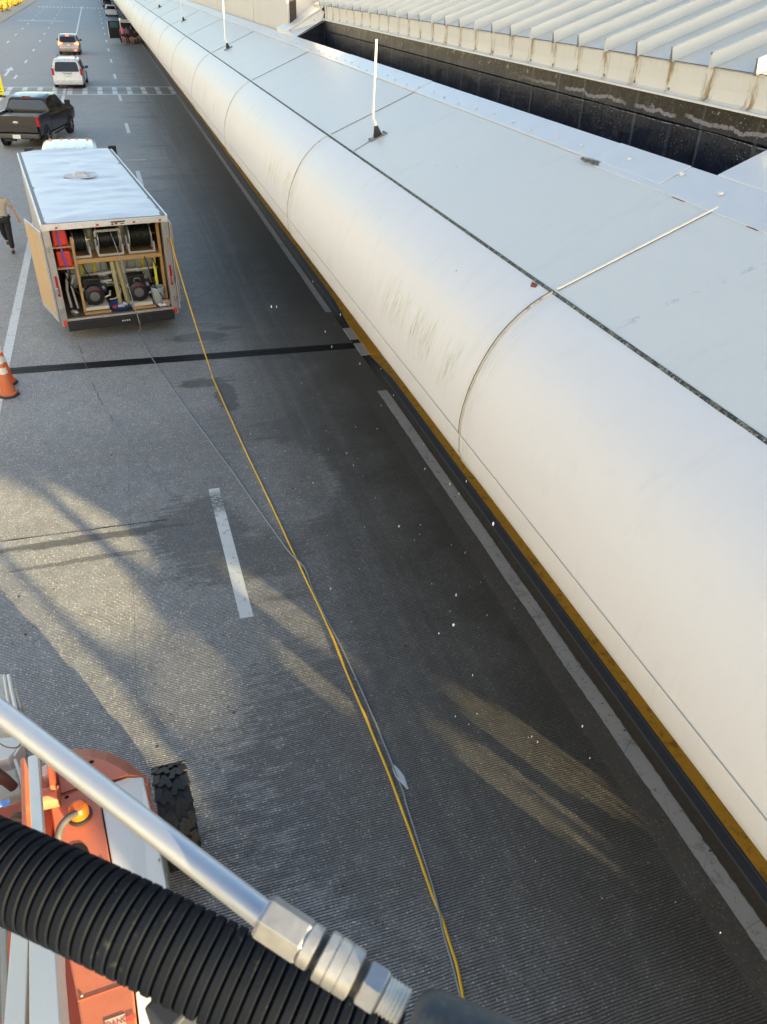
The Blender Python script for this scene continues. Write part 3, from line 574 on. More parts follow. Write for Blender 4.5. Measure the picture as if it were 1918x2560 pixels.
# white cross beam closing the far end of the well
mb = MB()
fr_ = [(3.95, 20.24, 5.52), (4.95, 20.24, 5.96), (4.97, 20.24, 6.24), (3.92, 20.24, 5.80)]
mb.prism([(4.97, 20.26, 6.24), (4.24, 20.9, 5.73), (4.24, 22.3, 5.73), (4.97, 21.6, 6.24)], [(4.95, 20.24, 5.965), (4.29, 20.24, 5.64), (4.24, 22.3, 5.55), (4.95, 21.6, 5.965)])
mb.bar((4.22, 20.88, 5.735), (4.97, 20.25, 6.25), 0.03, 0.025)
for x in (4.22, 4.72): mb.lathe([(0.022, 0), (0.02, 0.01)], (x, 20.238, deckz(x) + 0.17), (0, -1, 0), 8)
mb.build('cross_beam', fl_m, term, bevel=0.004)
mb = MB(); mb.tube([(4.9, 20.15, 6.22), (4.97, 20.12, 6.16), (4.94, 20.1, 6.05), (4.96, 20.12, 5.98)], 0.045, 8); mb.build('rubber_patch', boot_m, term, smooth=True)
wall_m = M('wall_panel_paint', (0.60, 0.58, 0.55), 0.5, 0, 0.05, 1.0)
jy = [21.5, 26.4, 34.4, 42.5, 52, 62, 75, 90]
mb = MB()
for a, b in zip(jy, jy[1:]): mb.b2((4.36, a + 0.035, 5.5), (4.6, b - 0.035, 7.2))
mb.build('panel_wall', wall_m, term, bevel=0.008)
mb = MB(); mb.b2((4.42, 21.5, 5.5), (4.58, 90, 7.15)); mb.build('panel_gap', dark_gap, term)
mb = MB(); mb.b2((6.9, -2.0, 5.0), (8.0, 5.16, 6.95)); mb.b2((8.0, -3.0, 0), (26, 262, 6.98)); mb.b2((4.6, 21.6, 3.4), (8.0, 262, 6.95)); mb.build('building_block', wall_m, term)
glass_dark = M('terminal_glass', (0.03, 0.035, 0.04), 0.08)
mb = MB()
for k in range(40): mb.b2((7.97, 0 + k * 6, 0.3), (7.995, 5.6 + k * 6, 3.0))
mb.build('shop_windows', glass_dark, term)
# columns of the canopy
for k in range(0, 18):
    y = 9 + 13.16 * k; mb = MB(); mb.tube([(6.6, y, 0.14), (6.6, y, 3.36)], 0.22, 20)
    tag(mb.build('canopy_column', wall_m, smooth=True), 'round pale column under the terminal canopy', 'column', 'columns under the canopy')

# unseen wall added behind the camera, its openings shaped to cast the road's sun patches
K = math.tan(SUN_EL) / 0.466 * 1.0
def wallpt(gx, gy, gz=0.0):
    dx = 8.0 - gx; return (gy - dx * (0.885 / 0.466), gz + dx * K)     # (Y, Z) on the plane X = 8
holes = []
A1 = [(-4.2, 11.9), (-1.0, 11.3), (-0.62, 9.2), (-0.55, 7.6), (-3.5, 11.6)]
def sy(sv, y): return ((2.147 * sv - y) / 1.9, y)       # along-streak coordinate: s across the streaks, y up the road
ops = [[sy(*p) for p in poly] for poly in (
    [(3.47, 11.0), (3.30, 11.5), (2.9, 12.4), (2.47, 13.6), (2.47, 8.0), (2.60, 7.4), (2.9, 7.4), (3.25, 7.7), (3.47, 8.8)],
    [(4.0, 10.0), (3.85, 10.9), (3.64, 11.5), (3.63, 9.3), (3.75, 8.9), (3.95, 9.3)])]
def patch_slots(s0, s1, ya, yb, w, gap, fn=None):      # slots added to dim a sun patch; narrower than the penumbra, so edges blur
    x = s0
    while x + w <= s1 + 1e-6:
        m_ = (x + w / 2 - s0) / (s1 - s0); t0 = ya + (yb - ya) * 0.5 * abs(2 * m_ - 1) ** 2 * 0.55; t1 = yb - (yb - ya) * 0.5 * abs(2 * m_ - 1) ** 2 * 0.55
        sh_ = fn(m_) if fn else 0.0
        ops.append([sy(x, t0 + sh_), sy(x + w, t0 + sh_), sy(x + w, t1 + sh_), sy(x, t1 + sh_)]); x += w + gap
patch_slots(2.48, 3.46, 5.9, 7.25, 0.045, 0.085, lambda m_: (m_ - 0.5) * 1.0)
patch_slots(1.92, 2.34, 5.0, 13.6, 0.06, 0.030, lambda m_: -(m_ - 0.5) * 1.0)
patch_slots(4.38, 4.70, 6.3, 8.8, 0.04, 0.05)
patch_slots(3.95, 4.20, 5.4, 6.9, 0.05, 0.06)
patch_slots(4.93, 5.30, 3.5, 5.7, 0.032, 0.052)
patch_slots(4.44, 4.74, 3.1, 5.2, 0.032, 0.052)
wb = bmesh.new()
vs = [wb.verts.new((8.0, y, z)) for y, z in ((-60, 0), (-3.0, 0), (-3.0, 6.98), (-60, 6.98))]
eds = [wb.edges.new((vs[i], vs[(i + 1) % 4])) for i in range(4)]
for poly in ops:
    pp = [wb.verts.new((8.0,) + wallpt(x, y)) for x, y in poly]
    eds += [wb.edges.new((pp[i], pp[(i + 1) % len(pp)])) for i in range(len(pp))]
lift_op = [(-13.35, 4.3), (-13.0, 5.6), (-20.0, 5.6), (-20.0, 4.3)]
pp = [wb.verts.new((8.0, y, z)) for y, z in lift_op]; eds += [wb.edges.new((pp[i], pp[(i + 1) % len(pp)])) for i in range(len(pp))]
bmesh.ops.triangle_fill(wb, use_beauty=True, edges=eds, normal=(1, 0, 0))
me = bpy.data.meshes.new('sun_patch_wall'); wb.to_mesh(me); wb.free(); me.materials.append(wall_m)
o = bpy.data.objects.new('sun_patch_wall', me); COL.objects.link(o)
tag(o, 'unseen pale wall added behind the lift, pierced to cast sun patches on the road', 'wall')

# unseen garage added across the road to bounce warm sun on to the canopy
gar = thing('bounce_garage', 'unseen pale parking garage added across the road to bounce sun on to the canopy', 'building')
gm = M('garage_concrete', (0.54, 0.56, 0.62), 0.8, 0, 0.1, 0.5)
mb = MB()
for z0, z1 in ((0, 1.9), (2.9, 5.2), (6.2, 8.5), (9.5, 11.8), (12.8, 15.1), (16.1, 18.0)): mb.b2((-34, -60, z0), (-24, 128, z1))
for k in range(22): mb.b2((-24.4, -58 + k * 9, 0), (-23.8, -57.1 + k * 9, 18))
mb.build('deck_structure', gm, gar)
mb = MB(); mb.b2((-40, -60, 0), (-34.05, 128, 18)); mb.build('core_wall', gm, gar)

# sunlit median on the left with bushes
tm = NT('median_paving'); tm.base(tm.mix(tm.noise(0.5, 5), (0.42, 0.36, 0.27), (0.55, 0.48, 0.37))); tm.rough(0.85)
mb = MB(); mb.b2((-19.5, 60, -0.02), (-13.0, 420, 0.16)); struct('median', mb, tm.m, bevel=0.02)
leaf = NT('bush_leaf'); oi = leaf.n('ShaderNodeObjectInfo'); leaf.base(leaf.mix(leaf.noise(1.2, 3), (0.16, 0.13, 0.02), (0.42, 0.26, 0.02))); leaf.rough(0.6)
bl = ['bright yellow green bush on the sunlit median, lowest of the row at the left edge', 'yellow bush in the middle of the row on the sunlit median', 'yellow bush third in the row on the median, farther up the road', 'small far yellow bush at the top of the median row']
for k, (bx, by, br) in enumerate(((-15.3, 147, 1.9), (-15.2, 170, 1.9), (-15.2, 197, 1.9), (-15.3, 235, 1.8))):
    b = thing('median_bush', bl[k], 'bush', (bx, by, 0.16), 0, 'yellow bushes on the median')
    mb = MB(); rng = random.Random(k)
    for i in range(900):
        v = Vector((rng.gauss(0, 1), rng.gauss(0, 1), rng.gauss(0, 1))).normalized(); rr = br * (0.72 + 0.28 * rng.random()) * (1 + 0.22 * noise.noise(v * 2.3 + Vector((k, 0, 0))))
        p = Vector((v.x * rr, v.y * rr, 1.25 + v.z * rr * 0.62)); a = Vector((rng.gauss(0, 1), rng.gauss(0, 1), rng.gauss(0, 1))).normalized() * 0.17; c2 = v.cross(a).normalized() * 0.11
        mb.face((p - a, p + c2, p + a, p - c2))
    mb.build('foliage', leaf.m, b)
    mb = MB(); mb.tube([(0, 0, 0), (0.02, 0, 0.9)], 0.12, 8); mb.build('stem', M('bark', (0.12, 0.08, 0.05), 0.9), b)

# ================================================================== VEHICLES
tyre_m = M('tyre_rubber', (0.022, 0.022, 0.023), 0.75, bump=0.4, bsc=90); rim_m = M('wheel_rim', (0.45, 0.45, 0.46), 0.3, 0.9)
glass_m = M('car_glass', (0.012, 0.016, 0.024), 0.12, 0.0, 0.1); black_m = M('black_plastic', (0.02, 0.02, 0.022), 0.5)
chrome_m = M('chrome', (0.7, 0.7, 0.72), 0.15, 1.0); plate_w = M('plate_white', (0.72, 0.74, 0.72), 0.4)
red_m = M('red_lens', (0.45, 0.012, 0.012), 0.15, coat=0.6); redlit = M('red_lens_lit', (0.6, 0.02, 0.015), 0.2, emit=(1, 0.06, 0.02), es=4.0); amblit = M('amber_lens_lit', (0.8, 0.3, 0.02), 0.2, emit=(1, 0.42, 0.05), es=5.0)
def bil(P, u, v): return (P[0] * (1 - u) + P[1] * u) * (1 - v) + (P[3] * (1 - u) + P[2] * u) * v
def patch(mb, P, u0, u1, v0, v1, r=0.12, off=0.006, n=3, thick=0.004):
    P = [Vector(p) for p in P]; nrm = (P[1] - P[0]).cross(P[3] - P[0]).normalized(); pts = []
    ru = r; rv = r
    for (cu, cv, a0) in ((u1 - ru * (u1 - u0), v1 - rv * (v1 - v0), 0), (u0 + ru * (u1 - u0), v1 - rv * (v1 - v0), 90), (u0 + ru * (u1 - u0), v0 + rv * (v1 - v0), 180), (u1 - ru * (u1 - u0), v0 + rv * (v1 - v0), 270)):
        for k in range(n + 1):
            a = R(a0 + 90 * k / n); pts.append(bil(P, cu + ru * (u1 - u0) * math.cos(a), cv + rv * (v1 - v0) * math.sin(a)))
    top = [p + nrm * off for p in pts]; bot = [p + nrm * (off - thick - 0.002) for p in pts]
    mb.prism(top, bot)
def wheel(parent, x, y, r=0.34, w=0.22, side=1, steer=0.0):
    mb = MB(); mb.lathe([(r * 0.62, -w / 2), (r * 0.9, -w / 2), (r * 0.98, -w * 0.4), (r, -w * 0.25), (r, w * 0.25), (r * 0.98, w * 0.4), (r * 0.9, w / 2), (r * 0.62, w / 2)], (0, 0, 0), (1, 0, 0), 28)
    o = mb.build('tyre', tyre_m, None, smooth=True)
    mb = MB(); mb.lathe([(r * 0.63, -0.01), (r * 0.60, 0.0), (r * 0.45, -0.03), (r * 0.16, -0.02), (r * 0.14, 0.01), (0.01, 0.012)], (side * w / 2 * 0.98, 0, 0), (side, 0, 0), 20)
    for k in range(5):
        a = 2 * math.pi * k / 5; mb.bar((side * w * 0.49, 0.04 * math.cos(a), 0.04 * math.sin(a)), (side * w * 0.49, r * 0.6 * math.cos(a), r * 0.6 * math.sin(a)), 0.05, 0.02, up=(1, 0, 0))
    q = bpy.data.objects.new('wheel', None); COL.objects.link(q); q.parent = parent; q.location = (x, y, r); q.rotation_euler = (0, 0, steer)
    o.parent = q; mb.build('rim', rim_m, q, smooth=True); return q
def loft(stations):
    """stations: (list of (x_half, y, z)) from bottom centre-line outwards and up to the roof centre-line"""
    mb = MB(); full = []
    for st in stations:
        L = [Vector((-x, y, z)) for x, y, z in st][::-1]; Rr = [Vector((x, y, z)) for x, y, z in st]
        full.append(Rr + L)
    vs = [[mb.b.verts.new(p) for p in r] for r in full]; n = len(vs[0])
    for a, b in zip(vs, vs[1:]):
        for i in range(n): mb.b.faces.new((a[i], a[(i + 1) % n], b[(i + 1) % n], b[i]))
    for ring, rev in ((vs[0], False), (vs[-1], True)):
        h = n // 2
        for i in range(h - 1):
            q = (ring[i], ring[i + 1], ring[n - 2 - i], ring[n - 1 - i])
            mb.b.faces.new(q if rev else q[::-1])
    return mb, full
def van_body(name_paint, L, Wd, H, parent, rear_rake=0.28, belt=0.98, hoodz=0.95, hoody=0.78, ws=0.60, roofpaint=None):
    hw = Wd / 2
    def st(y, zb, zbelt, zr, wl, wb, wr, rk=0.0):
        return [(wl * 0.8, y + rk * 0.0, zb), (wl * 0.98, y, zb + 0.06), (wl, y + rk * 0.05, zb + 0.28), (wb, y + rk * 0.25, zbelt), (wr, y + rk * 0.9, zr - 0.10), (wr * 0.86, y + rk, zr - 0.02), (wr * 0.45, y + rk * 1.02, zr)]
    S_ = [st(0.0, 0.30, belt, H - 0.05, hw * 0.93, hw * 0.92, hw * 0.76, rear_rake),
          st(0.16, 0.26, belt, H - 0.01, hw, hw * 0.985, hw * 0.80, rear_rake),
          st(L * 0.30, 0.24, belt, H, hw, hw * 0.99, hw * 0.82, 0.05),
          st(L * 0.52, 0.24, belt - 0.01, H - 0.02, hw, hw * 0.99, hw * 0.81, 0.0),
          st(L * ws, 0.24, belt - 0.02, H - 0.09, hw, hw * 0.985, hw * 0.78, 0.0),
          st(L * hoody, 0.24, belt - 0.05, hoodz + 0.06, hw, hw * 0.97, hw * 0.84, 0.0),
          st(L * 0.93, 0.25, belt - 0.16, hoodz - 0.10, hw * 0.97, hw * 0.92, hw * 0.80, 0.0),
          st(L, 0.30, belt - 0.35, hoodz - 0.30, hw * 0.84, hw * 0.82, hw * 0.72, 0.0)]
    mb, full = loft(S_); body = mb.build('body', name_paint, parent, smooth=True, bevel=0.035, seg=3)
    n = len(full[0])
    # rear glass: between belt row (3) and roof row (4/5)
    r0 = full[0]; P = [r0[n - 4], r0[3], r0[4], r0[n - 5]]
    P = [Vector(p) for p in P]
    P[0] = r0[n - 1 - 3]; P[1] = r0[3]; P[2] = r0[4]; P[3] = r0[n - 1 - 4]
    mb = MB(); patch(mb, P, 0.06, 0.94, 0.06, 0.96, 0.10, 0.012); mb.build('rear_window', glass_m, parent)
    for sgn in (1, -1):
        for i0, i1, u0, u1 in ((1, 2, 0.22, 0.95), (2, 3, 0.05, 0.96), (3, 4, 0.05, 0.97)):
            a, b = full[i0], full[i1]
            if sgn > 0: Q = [a[3], b[3], b[4], a[4]]
            else: Q = [b[n - 4], a[n - 4], a[n - 5], b[n - 5]]
            mb = MB(); patch(mb, Q, u0 if sgn > 0 else 1 - u1, u1 if sgn > 0 else 1 - u0, 0.10, 0.92, 0.14, 0.010); mb.build('side_window', glass_m, parent)
        a, b = full[4], full[5]
        Q = [a[3], b[3], b[4], a[4]] if sgn > 0 else [b[n - 4], a[n - 4], a[n - 5], b[n - 5]]
        mb = MB(); patch(mb, Q, 0.06, 0.62, 0.2, 0.85, 0.2, 0.010) if sgn > 0 else patch(mb, Q, 0.38, 0.94, 0.2, 0.85, 0.2, 0.010); mb.build('side_window', glass_m, parent)
        m = MB(); m.box((sgn * (hw + 0.11), L * 0.63, belt + 0.07), (0.20, 0.10, 0.16)); m.bar((sgn * (hw - 0.05), L * 0.635, belt), (sgn * (hw + 0.1), L * 0.635, belt + 0.02), 0.05, 0.05); m.build('wing_mirror', black_m, parent, bevel=0.03, seg=3)
        for yy in (L * 0.19, L * 0.81):
            wheel(parent, sgn * (hw - 0.105), yy, 0.34, 0.22, sgn)
            m = MB(); m.lathe([(0.40, -0.01), (0.40, 0.006), (0.385, 0.008)], (sgn * (hw - 0.002), yy, 0.34), (sgn, 0, 0), 28); m.build('wheel_arch', black_m, parent)
    a, b = full[4], full[5]
    mb = MB(); patch(mb, [b[4], b[n - 5], a[n - 5], a[4]], 0.06, 0.94, 0.08, 0.94, 0.08, 0.012); mb.build('windscreen', glass_m, parent)
    mb = MB(); mb.box((0, L / 2, 0.25), (Wd * 0.8, L * 0.9, 0.12)); mb.build('underbody', black_m, parent)
    return full

silver_paint = M('silver_paint', (0.58, 0.59, 0.61), 0.28, 0.1, 0.03, 3, coat=0.6); grey_paint = M('grey_paint', (0.27, 0.26, 0.245), 0.28, 0.4, 0.03, 3, coat=0.7); dark_paint = M('dark_paint', (0.004, 0.004, 0.005), 0.15, 0.0, 0.1, 3, coat=0.4)
white_paint = M('white_paint', (0.78, 0.78, 0.77), 0.3, 0, 0.03, 3, coat=0.5)

v = thing('minivan', 'silver white minivan from behind, just past the crosswalk, behind the braking car', 'minivan', (-2.42, 62.9, 0), R(-2.5))
van_body(silver_paint, 5.1, 1.98, 1.75, v, 0.30)
for s in (-1, 1):
    mb = MB(); mb.box((s * 0.90, 0.06, 1.02), (0.15, 0.10, 0.42)); mb.build('tail_light', red_m, v, bevel=0.03)
    mb = MB(); mb.box((s * 0.62, 1.9, 1.79), (0.04, 2.4, 0.04)); mb.build('roof_rail', black_m, v, bevel=0.01)
mb = MB(); mb.box((0, -0.012, 0.96), (0.62, 0.03, 0.055)); mb.build('handle_trim', chrome_m, v, bevel=0.01)
mb = MB(); mb.box((0, -0.005, 0.83), (0.32, 0.02, 0.16)); mb.build('number_plate', plate_w, v)
mb = MB(); mb.box((0, -0.02, 0.47), (1.35, 0.03, 0.03)); mb.build('bumper_step', black_m, v)
mb = MB(); mb.box((0, 0.02, 0.38), (1.86, 0.16, 0.24)); mb.build('bumper', silver_paint, v, bevel=0.06, seg=3)

v = thing('crossover_car', 'grey compact suv with glowing brake lights in front of the minivan', 'car', (-2.86, 88.8, 0), R(-1.0))
van_body(grey_paint, 4.6, 1.86, 1.66, v, 0.42, belt=1.0, ws=0.58)
for s in (-1, 1):
    mb = MB(); mb.prism([(s * 0.88, 0.02, 0.84), (s * 0.50, -0.02, 0.93), (s * 0.56, 0.0, 1.0), (s * 0.86, 0.06, 1.12)], [(s * 0.90, 0.16, 0.84), (s * 0.50, 0.1, 0.93), (s * 0.56, 0.12, 1.0), (s * 0.88, 0.2, 1.12)]); lt = mb.build('tail_light', redlit, v, bevel=0.01)
    mb = MB(); mb.box((s * 0.80, 0.0, 0.93), (0.12, 0.06, 0.10)); mb.build('brake_lamp', amblit, lt, bevel=0.02)
mb = MB(); mb.box((0, 0.385, 1.56), (0.26, 0.05, 0.04)); mb.build('high_brake_light', redlit, v)
mb = MB(); mb.box((0, -0.01, 0.97), (0.75, 0.03, 0.05)); mb.build('handle_trim', chrome_m, v)
mb = MB(); mb.box((0, -0.005, 0.84), (0.34, 0.02, 0.15)); mb.build('number_plate', plate_w, v)
mb = MB(); mb.box((0, 0.0, 0.46), (1.70, 0.18, 0.20)); mb.build('bumper', grey_paint, v, bevel=0.05, seg=3)
mb = MB(); mb.box((0.55, -0.095, 0.42), (0.2, 0.02, 0.05)); mb.build('fog_light', redlit, v)

# ---- dark pickup
v = thing('pickup_truck', 'dark charcoal crew cab pickup truck turning beside the far end of the trailer', 'pickup truck', (-4.10, 40.85, 0), R(-14.5))
bedlen = 1.75; hw = 0.99; bz = 1.36
mb = MB()
mb.prism([(-hw, 0.06, bz), (-hw + 0.07, 0.06, bz), (-hw + 0.07, bedlen, bz), (-hw, bedlen, bz)], [(-hw, 0.06, 0.55), (-hw + 0.07, 0.06, 0.55), (-hw + 0.07, bedlen, 0.55), (-hw, bedlen, 0.55)])
mb.prism([(hw - 0.07, 0.06, bz), (hw, 0.06, bz), (hw, bedlen, bz), (hw - 0.07, bedlen, bz)], [(hw - 0.07, 0.06, 0.55), (hw, 0.06, 0.55), (hw, bedlen, 0.55), (hw - 0.07, bedlen, 0.55)])
mb.b2((-hw + 0.07, bedlen - 0.05, 0.75), (hw - 0.07, bedlen, bz)); mb.b2((-hw + 0.07, 0.1, 0.78), (hw - 0.07, bedlen - 0.05, 0.84)); mb.build('bed', dark_paint, v, bevel=0.02, seg=3)
mb = MB(); mb.b2((-hw + 0.09, 0.0, 0.68), (hw - 0.09, 0.07, bz - 0.01)); tg_ = mb.build('tailgate', M('tailgate_reflection', (0.07, 0.062, 0.055), 0.22, 0.5, 0.05, coat=0.8), v, bevel=0.02, seg=3)  # warm reflection on the tailgate painted in as a lighter brown
mb = MB(); mb.lathe([(0.11, 0), (0.10, 0.012), (0.08, 0.014)], (0, 0, 1.08), (0, -1, 0), 24); bo = mb.build('badge', chrome_m, tg_, smooth=True); bo.scale = (1.25, 1, 1); bo.scale = (1.2, 1, 0.55); bo.location = (0, 0, 1.08 * 0.45)
mb = MB(); mb.prism([(-0.8, -0.008, 0.80), (-0.5, -0.008, 0.93), (0.5, -0.008, 0.93), (0.8, -0.008, 0.80), (0.8, -0.008, 0.77), (0.5, -0.008, 0.90), (-0.5, -0.008, 0.90), (-0.8, -0.008, 0.77)], [(x, 0.01, z) for x, z in ((-0.8, 0.80), (-0.5, 0.93), (0.5, 0.93), (0.8, 0.80), (0.8, 0.77), (0.5, 0.90), (-0.5, 0.90), (-0.8, 0.77))]); mb.build('tailgate_crease', black_m, tg_)
for s in (-1, 1):
    mb = MB(); mb.box((s * (hw - 0.03), 0.07, 1.13), (0.13, 0.15, 0.42)); mb.build('tail_light', red_m, v, bevel=0.02)
mb = MB(); mb.b2((-hw + 0.02, -0.20, 0.46), (hw - 0.02, 0.02, 0.66)); mb.build('bumper', M('bumper_grey', (0.12, 0.12, 0.12), 0.3, 0.7, coat=0.3), v, bevel=0.04, seg=3)
mb = MB(); mb.box((0, -0.215, 0.55), (0.34, 0.02, 0.16)); mb.build('number_plate', plate_w, v)
mb = MB(); mb.box((-0.35, -0.03, 0.38), (0.5, 0.1, 0.1)); mb.build('hitch', black_m, v); mb = MB(); mb.tube([(0.5, -0.1, 0.36), (0.5, 0.5, 0.36)], 0.035, 8); mb.build('exhaust_pipe', black_m, v, smooth=True)
def ps(y, zb, zbt, zr, wl, wb, wr, rk=0.0):
    return [(wl * 0.85, y, zb), (wl, y, zb + 0.08), (wl, y, zb + 0.45), (wb, y, zbt), (wr, y + rk * 0.92, zr - 0.08), (wr * 0.88, y + rk, zr - 0.015), (wr * 0.4, y + rk, zr)]
S_ = [ps(bedlen + 0.04, 0.48, 1.34, 1.86, hw, hw * 0.985, hw * 0.80, 0.20), ps(bedlen + 0.9, 0.46, 1.33, 1.95, hw, hw * 0.985, hw * 0.82, 0.1), ps(bedlen + 1.9, 0.46, 1.31, 1.92, hw, hw * 0.98, hw * 0.81), ps(bedlen + 2.75, 0.46, 1.27, 1.34, hw, hw * 0.97, hw * 0.88),
      ps(bedlen + 3.6, 0.5, 1.18, 1.26, hw, hw * 0.96, hw * 0.86), ps(bedlen + 4.05, 0.55, 0.98, 1.14, hw * 0.94, hw * 0.90, hw * 0.80)]
mb, full = loft(S_); mb.build('cab', dark_paint, v, smooth=True, bevel=0.03, seg=3); n = len(full[0])
r0 = full[0]; mb = MB(); patch(mb, [r0[n - 4], r0[3], r0[4], r0[n - 5]], 0.05, 0.95, 0.10, 0.92, 0.10, 0.012); mb.build('rear_window', M('rear_glass', (0.10, 0.11, 0.12), 0.1, 0.2, coat=0.5), v)
mb = MB(); mb.box((0, bedlen + 0.215, 1.885), (0.38, 0.05, 0.05)); mb.build('high_brake_light', red_m, v, bevel=0.01)
for s in (-1, 1):
    for i0, u0, u1 in ((0, 0.18, 0.95), (1, 0.05, 0.96), (2, 0.03, 0.62)):
        a, b = full[i0], full[i0 + 1]
        if s > 0: Q = [a[3], b[3], b[4], a[4]]; U = (u0, u1)
        else: Q = [b[n - 4], a[n - 4], a[n - 5], b[n - 5]]; U = (1 - u1, 1 - u0)
        mb = MB(); patch(mb, Q, U[0], U[1], 0.08, 0.90, 0.12, 0.010); mb.build('side_window', glass_m, v)
    mb = MB(); mb.box((s * (hw + 0.17), bedlen + 2.35, 1.42), (0.26, 0.10, 0.24)); mb.bar((s * hw * 0.95, bedlen + 2.35, 1.33), (s * (hw + 0.15), bedlen + 2.35, 1.36), 0.06, 0.05); mb.build('wing_mirror', black_m, v, bevel=0.03, seg=3)
    mb = MB(); mb.b2((s * hw - 0.04 if s < 0 else hw - 0.02, bedlen + 0.2, 0.36), (s * hw + 0.02 if s < 0 else hw + 0.04, bedlen + 2.2, 0.44)); mb.build('running_board', black_m, v, bevel=0.01)
    for yy in (0.95, 0.95 + 3.68):
        wheel(v, s * (hw - 0.10), yy, 0.40, 0.27, s, 0.0)
        m = MB(); m.lathe([(0.48, -0.01), (0.48, 0.008), (0.46, 0.012)], (s * (hw - 0.002), yy, 0.44), (s, 0, 0), 28); m.build('wheel_arch', black_m, v)
mb = MB(); mb.b2((-0.85, 0.1, 0.40), (0.85, bedlen + 3.8, 0.56)); mb.build('frame', black_m, v)
mb = MB(); mb.b2((-hw + 0.075, 0.09, 1.18), (hw - 0.075, bedlen - 0.06, 1.24)); mb.build('bed_cover', M('bed_cover_sky', (0.40, 0.40, 0.41), 0.3, 0.2), v, bevel=0.02)  # light grey paints the sky's reflection into the bed cover
mb = MB(); mb.tube([(-0.92, bedlen - 0.15, 1.38), (-0.78, bedlen - 0.1, 1.36), (-0.6, bedlen - 0.2, 1.1)], 0.05, 8); mb.build('bed_strap', black_m, v)

# ---- white truck that tows the trailer
v = thing('tow_truck', 'white pickup cab with amber roof lights and wide mirrors ahead of the trailer', 'pickup truck', (-1.36, 25.6, 0), R(1.5))
hw = 0.99
S_ = [ps(0, 0.5, 1.25, 1.30, hw, hw * 0.98, hw * 0.9), ps(2.28, 0.5, 1.25, 1.30, hw, hw * 0.98, hw * 0.9)]
mb, full = loft(S_); mb.build('bed', white_paint, v, bevel=0.03)
S_ = [ps(2.3, 0.5, 1.38, 2.03, hw, hw * 0.985, hw * 0.80, 0.12), ps(3.0, 0.48, 1.38, 2.10, hw, hw * 0.985, hw * 0.84, 0.05), ps(4.5, 0.48, 1.34, 2.07, hw, hw * 0.98, hw * 0.82), ps(5.1, 0.48, 1.28, 1.36, hw, hw * 0.97, hw * 0.88), ps(6.3, 0.55, 1.15, 1.22, hw, hw * 0.95, hw * 0.85)]
mb, full = loft(S_); mb.build('cab', white_paint, v, smooth=True, bevel=0.03, seg=3); n = len(full[0]); r0 = full[0]
mb = MB(); patch(mb, [r0[n - 4], r0[3], r0[4], r0[n - 5]], 0.05, 0.95, 0.10, 0.92, 0.10, 0.012); mb.build('rear_window', glass_m, v)
for s in (-1, 1):
    for i0, u0, u1 in ((0, 0.15, 0.95), (1, 0.05, 0.96), (2, 0.03, 0.6)):
        a, b = full[i0], full[i0 + 1]
        if s > 0: Q = [a[3], b[3], b[4], a[4]]; U = (u0, u1)
        else: Q = [b[n - 4], a[n - 4], a[n - 5], b[n - 5]]; U = (1 - u1, 1 - u0)
        mb = MB(); patch(mb, Q, U[0], U[1], 0.08, 0.92, 0.12, 0.010); mb.build('side_window', glass_m, v)
    mb = MB(); mb.box((s * (hw + 0.36), 4.85, 1.58), (0.26, 0.12, 0.40)); mb.bar((s * hw * 0.92, 4.5, 1.45), (s * (hw + 0.32), 4.52, 1.5), 0.05, 0.05); mb.build('towing_mirror', black_m, v, bevel=0.03, seg=3)
    for yy in (1.2, 5.0): wheel(v, s * (hw - 0.10), yy, 0.40, 0.27, s)
mb = MB()
for k in range(4): mb.box((-0.45 + 0.3 * k, 3.4, 2.098), (0.05, 1.3, 0.012))
mb.build('roof_ribs', white_paint, v, bevel=0.005)
mb = MB(); mb.box((0, 2.40, 2.055), (0.4, 0.03, 0.035)); mb.build('high_brake_light', red_m, v)
for k, xx in enumerate((-0.58, -0.24, 0, 0.24, 0.58)):
    mb = MB(); mb.lathe([(0.045, 0), (0.04, 0.03), (0.015, 0.05)], (xx, 4.42, 2.065), (0, 0, 1), 10); mb.build('roof_light', M('amber_lens', (0.75, 0.28, 0.12), 0.3), v, smooth=True)
for s in (-1, 1):
    mb = MB(); mb.box((s * 0.93, 0.0, 1.0), (0.12, 0.06, 0.4)); mb.build('tail_light', red_m, v)

# ---- parked passenger van with open rear doors, cars beyond
v = thing('parked_van', 'silver high van parked at the kerb with its dark rear doors open around travellers', 'van', (3.25, 104.6, 0), 0)
S_ = [ps(0, 0.45, 1.3, 2.25, 0.98, 0.97, 0.86, 0.08), ps(1.5, 0.42, 1.3, 2.3, 1.0, 0.98, 0.86), ps(3.6, 0.42, 1.28, 2.26, 1.0, 0.98, 0.85), ps(4.5, 0.42, 1.2, 1.28, 1.0, 0.96, 0.86), ps(5.3, 0.5, 1.0, 1.1, 0.9, 0.86, 0.8)]
mb, full = loft(S_); mb.build('body', M('van_champagne', (0.62, 0.60, 0.60), 0.3, 0.2, coat=0.5), v, bevel=0.04, seg=3)
mb = MB(); mb.b2((-0.80, -0.03, 0.55), (0.80, 0.0, 1.95)); mb.build('cargo_opening', M('van_interior', (0.02, 0.02, 0.022), 0.8), v, bevel=0.01)
mb = MB(); mb.b2((-0.55, 0.35, 2.302), (0.6, 1.35, 2.315)); mb.build('roof_window', glass_m, v)
mb = MB(); mb.bar((-0.92, -0.02, 1.3), (-2.15, -0.75, 1.3), 1.62, 0.05, up=(0.5, -0.85, 0)); dr = mb.build('rear_door', M('door_inner', (0.05, 0.055, 0.05), 0.5), v, bevel=0.02)
